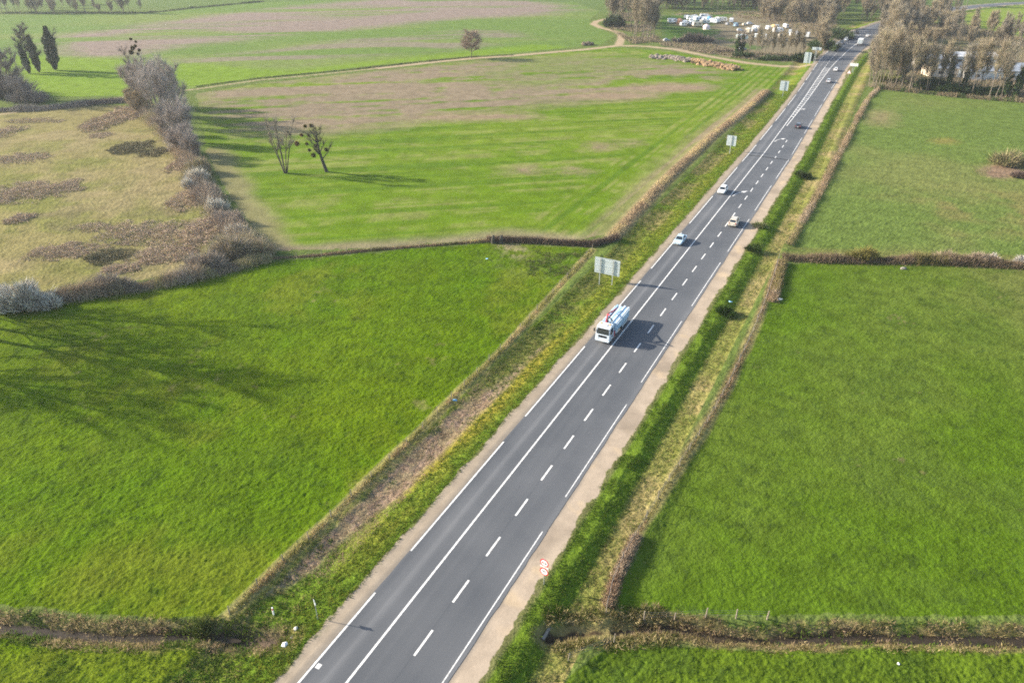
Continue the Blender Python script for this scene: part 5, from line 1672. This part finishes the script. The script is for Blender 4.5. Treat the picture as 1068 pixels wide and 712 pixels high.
fence('wire_fence', PL([(672, 644), (700, 643), (717, 644), (741, 643), (766, 644), (800, 645)]), 2.3, 'short pale post fence beside the right ditch', hgt=1.2, r=.075)
fence('wire_fence', PL([(592, 690), (606, 683), (624, 676), (640, 670)]), 2.6, 'short wire fence at the foreground corner right of the road', hgt=1.3)
fence('wire_fence', PL([(283, 272), (340, 267), (400, 261), (450, 257), (510, 251.5)]), 4.5, 'wire fence in the low dead hedge of the left pasture', hgt=1.3)

# ------------------------------------------------------------------ stones, culverts, litter
def rock(mb, x, y, z, r, rr):
    bm = bmesh.new(); bmesh.ops.create_icosphere(bm, subdivisions=1, radius=r)
    sx, sy, sz = rr.uniform(.7, 1.4), rr.uniform(.7, 1.3), rr.uniform(.45, .9)
    for v in bm.verts:
        k = rr.uniform(.78, 1.18); v.co = (x + v.co.x * sx * k, y + v.co.y * sy * k, z + v.co.z * sz * k)
    bm.verts.index_update()
    mb.add([tuple(v.co) for v in bm.verts], [tuple(v.index for v in f.verts) for f in bm.faces]); bm.free()
def heap(name, line, n, wid, hgt, r, m, label, cat, seed):
    rr = random.Random(seed); g = np.random.default_rng(seed)
    xy, t, lat = along(line, n, g, wid)
    o = PL([(0, 0)])[0] * 0 + line[0]
    mb = MB()
    for (x, y), l in zip(xy, lat):
        zt = hgt * max(0, 1 - (l / (2.2 * wid)) ** 2) * rr.uniform(.1, 1)
        rock(mb, x - o[0], y - o[1], zt, r * rr.uniform(.5, 1.4), rr)
    ob = mb.build(name, m, fix=False); ob.location = (o[0], o[1], gz(o))
    tag(ob, label, cat)
M['rub1'] = mat('grey_rubble', (.20, .165, .13), .95, noise=.4, nscale=.5)
M['rub2'] = mat('ochre_rubble', (.25, .165, .085), .95, noise=.45, nscale=.5)
heap('rubble_heap', PL([(678, 60.5), (700, 61), (722, 64.5)]), 330, 1.5, 1.3, .75, M['rub1'], 'greyish left part of the long rubble heap', 'rubble heap', 3)
heap('rubble_heap', PL([(722, 65), (745, 69), (768, 73.5)]), 360, 1.4, 1.7, .85, M['rub2'], 'ochre right part of the long rubble heap', 'rubble heap', 4)
heap('soil_heap', PL([(608, 47), (618, 46.8)]), 60, 1.2, 1.2, .8, mat('dark_soil', (.13, .10, .065), .95, noise=.3), 'small dark soil heap beside the far dirt track', 'soil heap', 5)
g9 = np.random.default_rng(9)
p = P(531, 256)[None, :] + g9.normal(size=(260, 2)) * np.array([1.5, .8])
tufts('straw', p, 9, .16, .06, [(.52, .44, .28), (.42, .35, .21), (.58, .50, .34)], 116, .3, 2.2, 'pale straw lying in the corner of the left pasture')
def lone_rock(px, py, r, m, label, cat='stone', nm='field_stone', z=.1):
    mb = MB(); rock(mb, 0, 0, 0, r, random.Random(int(px))); ob = mb.build(nm, M[m], fix=False)
    p_ = P(px, py); p_ = P(px, py, gz(p_)); ob.location = (p_[0], p_[1], gz(p_) + r * .3); tag(ob, label, cat)
lone_rock(942, 280.5, .42, 'concrete', 'pale boulder below the right hedge')
lone_rock(813, 313, .42, 'stone', 'small pale stone by the corner bramble hedge')
lone_rock(297.5, 673.5, .33, 'white', 'white stone on the grass left of the road')
lone_rock(309, 656, .34, 'stone', 'pale stone at the mouth of the left culvert')
lone_rock(937, 692, .14, 'white', 'tiny white stone in the foreground pasture')
M['litter'] = mat('blue_plastic', (.16, .36, .55), .5)
for px, py, lb in ((474.5, 418.5, 'pale blue scrap of plastic by the left fence'), (762, 315.5, 'pale blue scrap of plastic on the right verge'), (508, 271, 'blue grey scrap in the weedy pasture corner')):
    mb = MB(); rr = random.Random(int(px))
    vs = [(rr.uniform(-.35, .35), rr.uniform(-.25, .25), rr.uniform(.15, .4)) for _ in range(9)]
    bm = bmesh.new(); [bm.verts.new(v) for v in vs]; bmesh.ops.convex_hull(bm, input=bm.verts[:]); bm.verts.index_update()
    mb.add([tuple(v.co) for v in bm.verts], [tuple(v.index for v in f.verts) for f in bm.faces]); bm.free()
    o = mb.build('plastic_scrap', M['litter']); p_ = P(px, py); p_ = P(px, py, gz(p_)); o.location = (p_[0], p_[1], gz(p_)); tag(o, lb, 'litter')
def headwall(p0, p1, thick, z0, z1, label):
    d = p1 - p0; L = np.linalg.norm(d)
    mb = MB().box(0, L, -thick / 2, thick / 2, z0, z1, .03)
    root = empty('culvert_headwall', (p0[0], p0[1], 0), math.atan2(d[1], d[0]), label, 'culvert')
    mb.build('wall', M['concrete'], root)
    MB().tube((L / 2, -thick / 2 - .03, z0 + .62), (L / 2, thick / 2 + .03, z0 + .62), .42, .42, 20).build('pipe_mouth', M['chassis'], root)
headwall(P(566, 668, -1), P(576, 651, -1), .25, -1.9, -.70, 'concrete headwall of the culvert right of the road')
headwall(P(304, 668, -1), P(311, 660, -1), .22, -1.7, -.62, 'concrete headwall of the culvert left of the road')
for px, lb in ((514, 'left of two dark stumps in the trimmed hedge'), (522.5, 'right of two dark stumps in the trimmed hedge')):
    o = MB().tube((0, 0, -.2), (.05, 0, 1.0), .42, .36, 9).tube((.05, 0, 1.0), (.1, .1, 1.7), .34, .22, 8).build('tree_stump', M['bark_dark'])
    p_ = P(px, 253); o.location = (p_[0], p_[1], gz(p_)); tag(o, lb, 'stump')

# ------------------------------------------------------------------ caravan camp
def caravan(rgb, label, group=None, L=5.2, stripe_=None, tall=2.5):
    root = empty('caravan', label=label, cat='caravan', group=group)
    pm = paint(rgb)
    h = tall
    prism_y(MB(), [(-L / 2, .75), (-L / 2 + .2, .5), (L / 2 - .3, .5), (L / 2, .8), (L / 2 - .05, 1.5), (L / 2 - .5, h - .1), (L / 2 - .9, h), (-L / 2 + .4, h), (-L / 2 + .05, h - .3)], -1.08, 1.08, .06).build('body', pm, root)
    for s in (-1, 1):
        MB().box(-L / 2 + .5, -L / 2 + 1.6, s * 1.086 - .01, s * 1.086 + .01, 1.35, 2.0, .008).build('window', M['glass'], root)
        MB().box(.6, 1.7, s * 1.086 - .01, s * 1.086 + .01, 1.35, 2.0, .008).build('window', M['glass'], root)
        wheel(root, -.15, s * .98, .32, .2)
    MB().box(-.45, .25, 1.085, 1.10, .6, 2.2, .006).build('door', M['alu'], root)
    MB().box(L / 2 - .02, L / 2 + 1.1, -.06, .06, .42, .52).box(L / 2 + .95, L / 2 + 1.05, -.04, .04, .0, .44).build('drawbar', M['chassis'], root)
    MB().box(-.5, .2, -.35, .35, h, h + .12, .03).build('roof_hatch', M['white'], root)
    return root


def tent(rgb, label, r=2.2, h=2.4):
    root = empty('tent', label=label, cat='tent')
    m = mat('tent_cloth', rgb, .8, noise=.08, nscale=1)
    mb = MB(); n = 10
    ring = [[(k * r * math.cos(2 * math.pi * i / n), k * r * math.sin(2 * math.pi * i / n), z) for i in range(n)] for k, z in ((1, 0), (.98, h * .55), (.8, h * .75), (.08, h))]
    for q in ring: mb.v += q
    for k in range(3):
        for i in range(n): mb.f.append((k * n + i, k * n + (i + 1) % n, (k + 1) * n + (i + 1) % n, (k + 1) * n + i))
    mb.f.append(tuple(3 * n + i for i in range(n)))
    mb.build('canopy', m, root)
    MB().box(-r * .99, -r * .93, -.5, .5, .0, 1.3).build('entrance', M['chassis'], root)
    return root


def spot(o, px, py, rz):
    p_ = P(px, py); o.location = (p_[0], p_[1], gz(p_)); o.rotation_euler = (0, 0, rz); return o
WH, CRM, GRN, BLU = (.80, .80, .79), (.70, .62, .46), (.62, .72, .66), (.18, .42, .62)
rr = random.Random(8)
for px, py, kind, rgb, rz, lb in (
    (701, 24.5, 'c', WH, .2, 'white caravan at the left end of the camp'),
    (708.5, 24.5, 't', (.72, .36, .20), 0, 'small orange tent beside the leftmost caravan'),
    (714, 26.5, 'c', WH, 1.2, 'white caravan right of the orange tent'),
    (719.5, 25.5, 'v', WH, 2.4, 'white van in the tight camp cluster'),
    (722, 21.5, 'c', WH, .1, 'long white caravan at the back left of the cluster'),
    (727.5, 22.5, 'c', (.62, .70, .76), .6, 'bluish white caravan in the middle of the cluster'),
    (727, 28, 'c', CRM, .2, 'cream caravan at the front of the cluster'),
    (733, 23, 'v', (.55, .62, .70), 1.8, 'grey blue van in the middle of the cluster'),
    (734.5, 20, 'c', WH, 0, 'white caravan at the back of the cluster'),
    (738.8, 22.5, 't', BLU, 0, 'bright blue tent at the right of the cluster'),
    (741.5, 21, 'h', (.30, .08, .06), .8, 'dark red car behind the blue tent'),
    (736.5, 30.5, 't', (.78, .62, .60), 0, 'round pinkish white tent in front of the cluster'),
    (746, 24, 'c', WH, .3, 'white caravan right of the blue tent'),
    (753, 23, 'c', (.62, .60, .54), .1, 'dull grey caravan in the middle of the camp'),
    (758.5, 26, 'h', (.60, .60, .58), 1.0, 'light car between the camp caravans'),
    (762.5, 24, 'c', WH, 1.3, 'white caravan beside the blue sided van'),
    (767.5, 27.5, 'v', (.30, .48, .60), .9, 'blue sided van in the middle of the camp'),
    (777, 26.5, 'h', CRM, .4, 'cream car standing alone in the camp'),
    (782, 25.5, 'h', WH, .2, 'white car standing alone in the camp'),
    (772, 32.5, 'h', WH, .1, 'white car behind the green white caravan'),
    (773.5, 42, 'c', GRN, .05, 'greenish white caravan with a dark window'),
    (780, 35, 'c', CRM, 1.1, 'cream caravan behind the bare camp trees'),
    (787, 33.5, 'v', (.50, .55, .60), .6, 'grey van behind the bare camp trees'),
    (788, 39, 'h', (.42, .50, .58), 2.0, 'blue grey car between the camp trees'),
    (800, 42, 'c', WH, 1.3, 'white caravan seen between the tree stems'),
    (805.5, 43, 'v', WH, .4, 'white van seen between the tree stems'),
    (806.5, 31, 't', (.75, .48, .20), 0, 'orange tent at the back of the camp'),
    (811, 34.5, 'c', WH, .3, 'white caravan beside the back orange tent'),
    (820, 29.5, 'v', (.62, .62, .60), 1.5, 'pale van at the back right of the camp'),
    (818, 43, 'h', (.58, .60, .62), .5, 'silver car near the tilted long caravan'),
    (828, 39, 'c', WH, .75, 'long white caravan parked aslant at the right'),
    (841.5, 40, 'c', (.70, .70, .68), 1.1, 'lone white caravan at the right end of the camp'),
    (722.5, 42, 'v', (.035, .04, .05), .2, 'dark van behind the front thicket'),
    (729.5, 42, 'h', (.22, .40, .62), .2, 'blue car beside the dark van'),
    (695, 43, 'h', (.55, .55, .54), .4, 'pale car half hidden by the front thicket'),
    (710, 43, 'h', (.62, .62, .60), .1, 'whitish car half hidden by the front thicket'),
    (774.5, 52, 'h', (.40, .42, .45), .3, 'grey car below the greenish caravan')):
    if kind == 'c': o = caravan(rgb, lb, L=6.8 if 'long' in lb else 5.4)
    elif kind == 't': o = tent(rgb, lb, 2.0, 2.6)
    elif kind == 'v': o = car('parked_van', 'van', rgb, lb, 'van')
    else: o = car('parked_car', 'hatch', rgb, lb, 'car')
    spot(o, px, py, rz)
    if kind in 'ct': o.scale = (1.15, 1.15, 1.15)


for (lb, gp, n_, x0, x1, y0, y1) in (('small pale caravan packed into the tight left camp cluster', 'packed pale caravans of the camp', 15, 712, 748, 19.5, 28),
        ('pale caravan half hidden among the right hand camp trees', 'pale caravans among the camp trees', 9, 783, 834, 29, 45)):
    src = [caravan(c_, lb, gp, 4.6) for c_ in ((.78, .78, .76), (.52, .58, .62), (.60, .55, .46))]
    for k in range(n_):
        o = src[k] if k < 3 else dup(src[k % 3], label=lb, group=gp)
        spot(o, x0 + (x1 - x0) * (k + rr.random()) / n_, rr.uniform(y0, y1), rr.uniform(0, 3.1))
        o.scale = (.95, .95, .95)


# ------------------------------------------------------------------ sheds behind the right hand wood
def shed(px, py, L, Wd, hw_, rf, wallc, roofc, label, rz=-.06, name='farm_shed'):
    root = empty(name, label=label, cat='shed')
    wm = mat('shed_wall', wallc, .8, noise=.15, nscale=.4); rm = mat('shed_roof', roofc, .7, noise=.12, nscale=.3)
    prof = [(-Wd / 2, 0), (Wd / 2, 0), (Wd / 2, hw_), (0, hw_ + rf), (-Wd / 2, hw_)]
    MB().prism(prof, -L / 2, L / 2).build('wall', wm, root)
    a = Wd / 2 + .5
    mb = MB()
    for s in (-1, 1):
        z0 = hw_ - .5 * rf / (Wd / 2)
        mb.add([(x, y, z + dz) for dz in (.03, .15) for x in (-L / 2 - .4, L / 2 + .4) for y, z in ((s * a, z0), (0, hw_ + rf))], [(0, 1, 3, 2), (4, 5, 7, 6), (0, 1, 5, 4), (2, 3, 7, 6), (0, 2, 6, 4), (1, 3, 7, 5)])
    mb.build('roof', rm, root)
    n = max(2, int(L / 6))
    for k in range(n):
        x = -L / 2 + L * (k + .5) / n
        if k % 3 == 1: MB().box(x - 1.6, x + 1.6, -Wd / 2 - .04, -Wd / 2 + .01, 0.02, min(3.2, hw_ - .3)).build('door', M['alu'], root)
        else: MB().box(x - 1.0, x + 1.0, -Wd / 2 - .03, -Wd / 2 + .01, 1.3, min(2.4, hw_ - .3)).build('window', M['glass'], root)
    spot(root, px, py, rz)
    return root
shed(986, 79, 17, 9, 3.6, 1.3, (.62, .52, .40), (.26, .28, .30), 'long shed with a sunlit cream wall behind the trees')
shed(1030, 82, 21, 10, 3.8, 1.4, (.70, .68, .64), (.28, .31, .35), 'long white walled shed right of the cream one')
shed(1072, 80, 16, 10, 4.0, 1.4, (.16, .24, .34), (.25, .29, .34), 'shed with bluish walls at the right picture edge')
shed(1010, 66, 20, 9, 3.6, 1.3, (.66, .65, .62), (.55, .55, .54), 'pale roofed shed behind the cream and white ones')
shed(964, 68, 12, 8, 3.2, 1.2, (.45, .42, .38), (.27, .29, .32), 'small grey roofed shed at the left of the group')

# ------------------------------------------------------------------ the air
hz = bpy.data.materials.new('haze'); hz.use_nodes = True
nt_ = hz.node_tree
nt_.nodes.remove(nt_.nodes['Principled BSDF'])
pv = nt_.nodes.new('ShaderNodeVolumePrincipled')
pv.inputs['Color'].default_value = (.86, .92, 1.0, 1); pv.inputs['Density'].default_value = HAZE; pv.inputs['Anisotropy'].default_value = 0.25
nt_.links.new(pv.outputs[0], nt_.nodes['Material Output'].inputs['Volume'])
if HAZE > 0:
    EXT = 9600
    gx0, gx1 = gx.min(), gx.max()
    tag(MB().box(gx0 - 50, gx1 + 50, gy.min() - 50, gy.max() + 50, -4.5, CAMH + 6).build('haze', hz), 'thin pale haze over the whole plain', kind='stuff')

# ------------------------------------------------------------------ light, sky, camera
wd = bpy.data.worlds.new('World'); scene.world = wd
wd.use_nodes = True
nt = wd.node_tree
sky = nt.nodes.new('ShaderNodeTexSky'); sky.sky_type = 'NISHITA'
sky.sun_disc = False
sky.sun_elevation = SUN_EL
sky.sun_rotation = math.pi / 2 - SUN_AZ
sky.dust_density = 1.5; sky.air_density = 1.0
bg = nt.nodes['Background']; bg.inputs['Strength'].default_value = 0.12
nt.links.new(sky.outputs[0], bg.inputs['Color'])
sl = bpy.data.lights.new('sun', 'SUN'); sl.energy = 4.8; sl.angle = math.radians(0.6); sl.color = (1.0, 0.90, 0.76)
so = bpy.data.objects.new('sun', sl); COL.objects.link(so)
from mathutils import Vector
sd = Vector((math.cos(SUN_AZ) * math.cos(SUN_EL), math.sin(SUN_AZ) * math.cos(SUN_EL), math.sin(SUN_EL)))
so.rotation_euler = sd.to_track_quat('Z', 'Y').to_euler()
so.location = (-60, 60, 80)

cam = bpy.data.cameras.new('camera'); co = bpy.data.objects.new('camera', cam); COL.objects.link(co)
cam.sensor_width = 36.0; cam.lens = F / 1068 * 36.0
cam.clip_start = 0.5; cam.clip_end = 20000
co.location = (0, 0, CAMH); co.rotation_euler = (math.pi / 2 - PITCH, 0, 0)
scene.camera = co
scene.view_settings.view_transform = 'Standard'
scene.view_settings.look = 'None'
scene.view_settings.exposure = 1.42
scene.view_settings.gamma = 1.0
scene.view_settings.use_curve_mapping = False
scene.cycles.use_denoising = False
scene.cycles.max_bounces = 4
scene.cycles.diffuse_bounces = 3
scene.cycles.volume_bounces = 0
scene.cycles.sample_clamp_indirect = 4.0
scene.cycles.pixel_filter_type = 'BLACKMAN_HARRIS'
scene.cycles.filter_width = 1.8
scene.cycles.caustics_reflective = False
scene.cycles.caustics_refractive = False
scene.cycles.use_adaptive_sampling = False
scene.cycles.transparent_max_bounces = 8
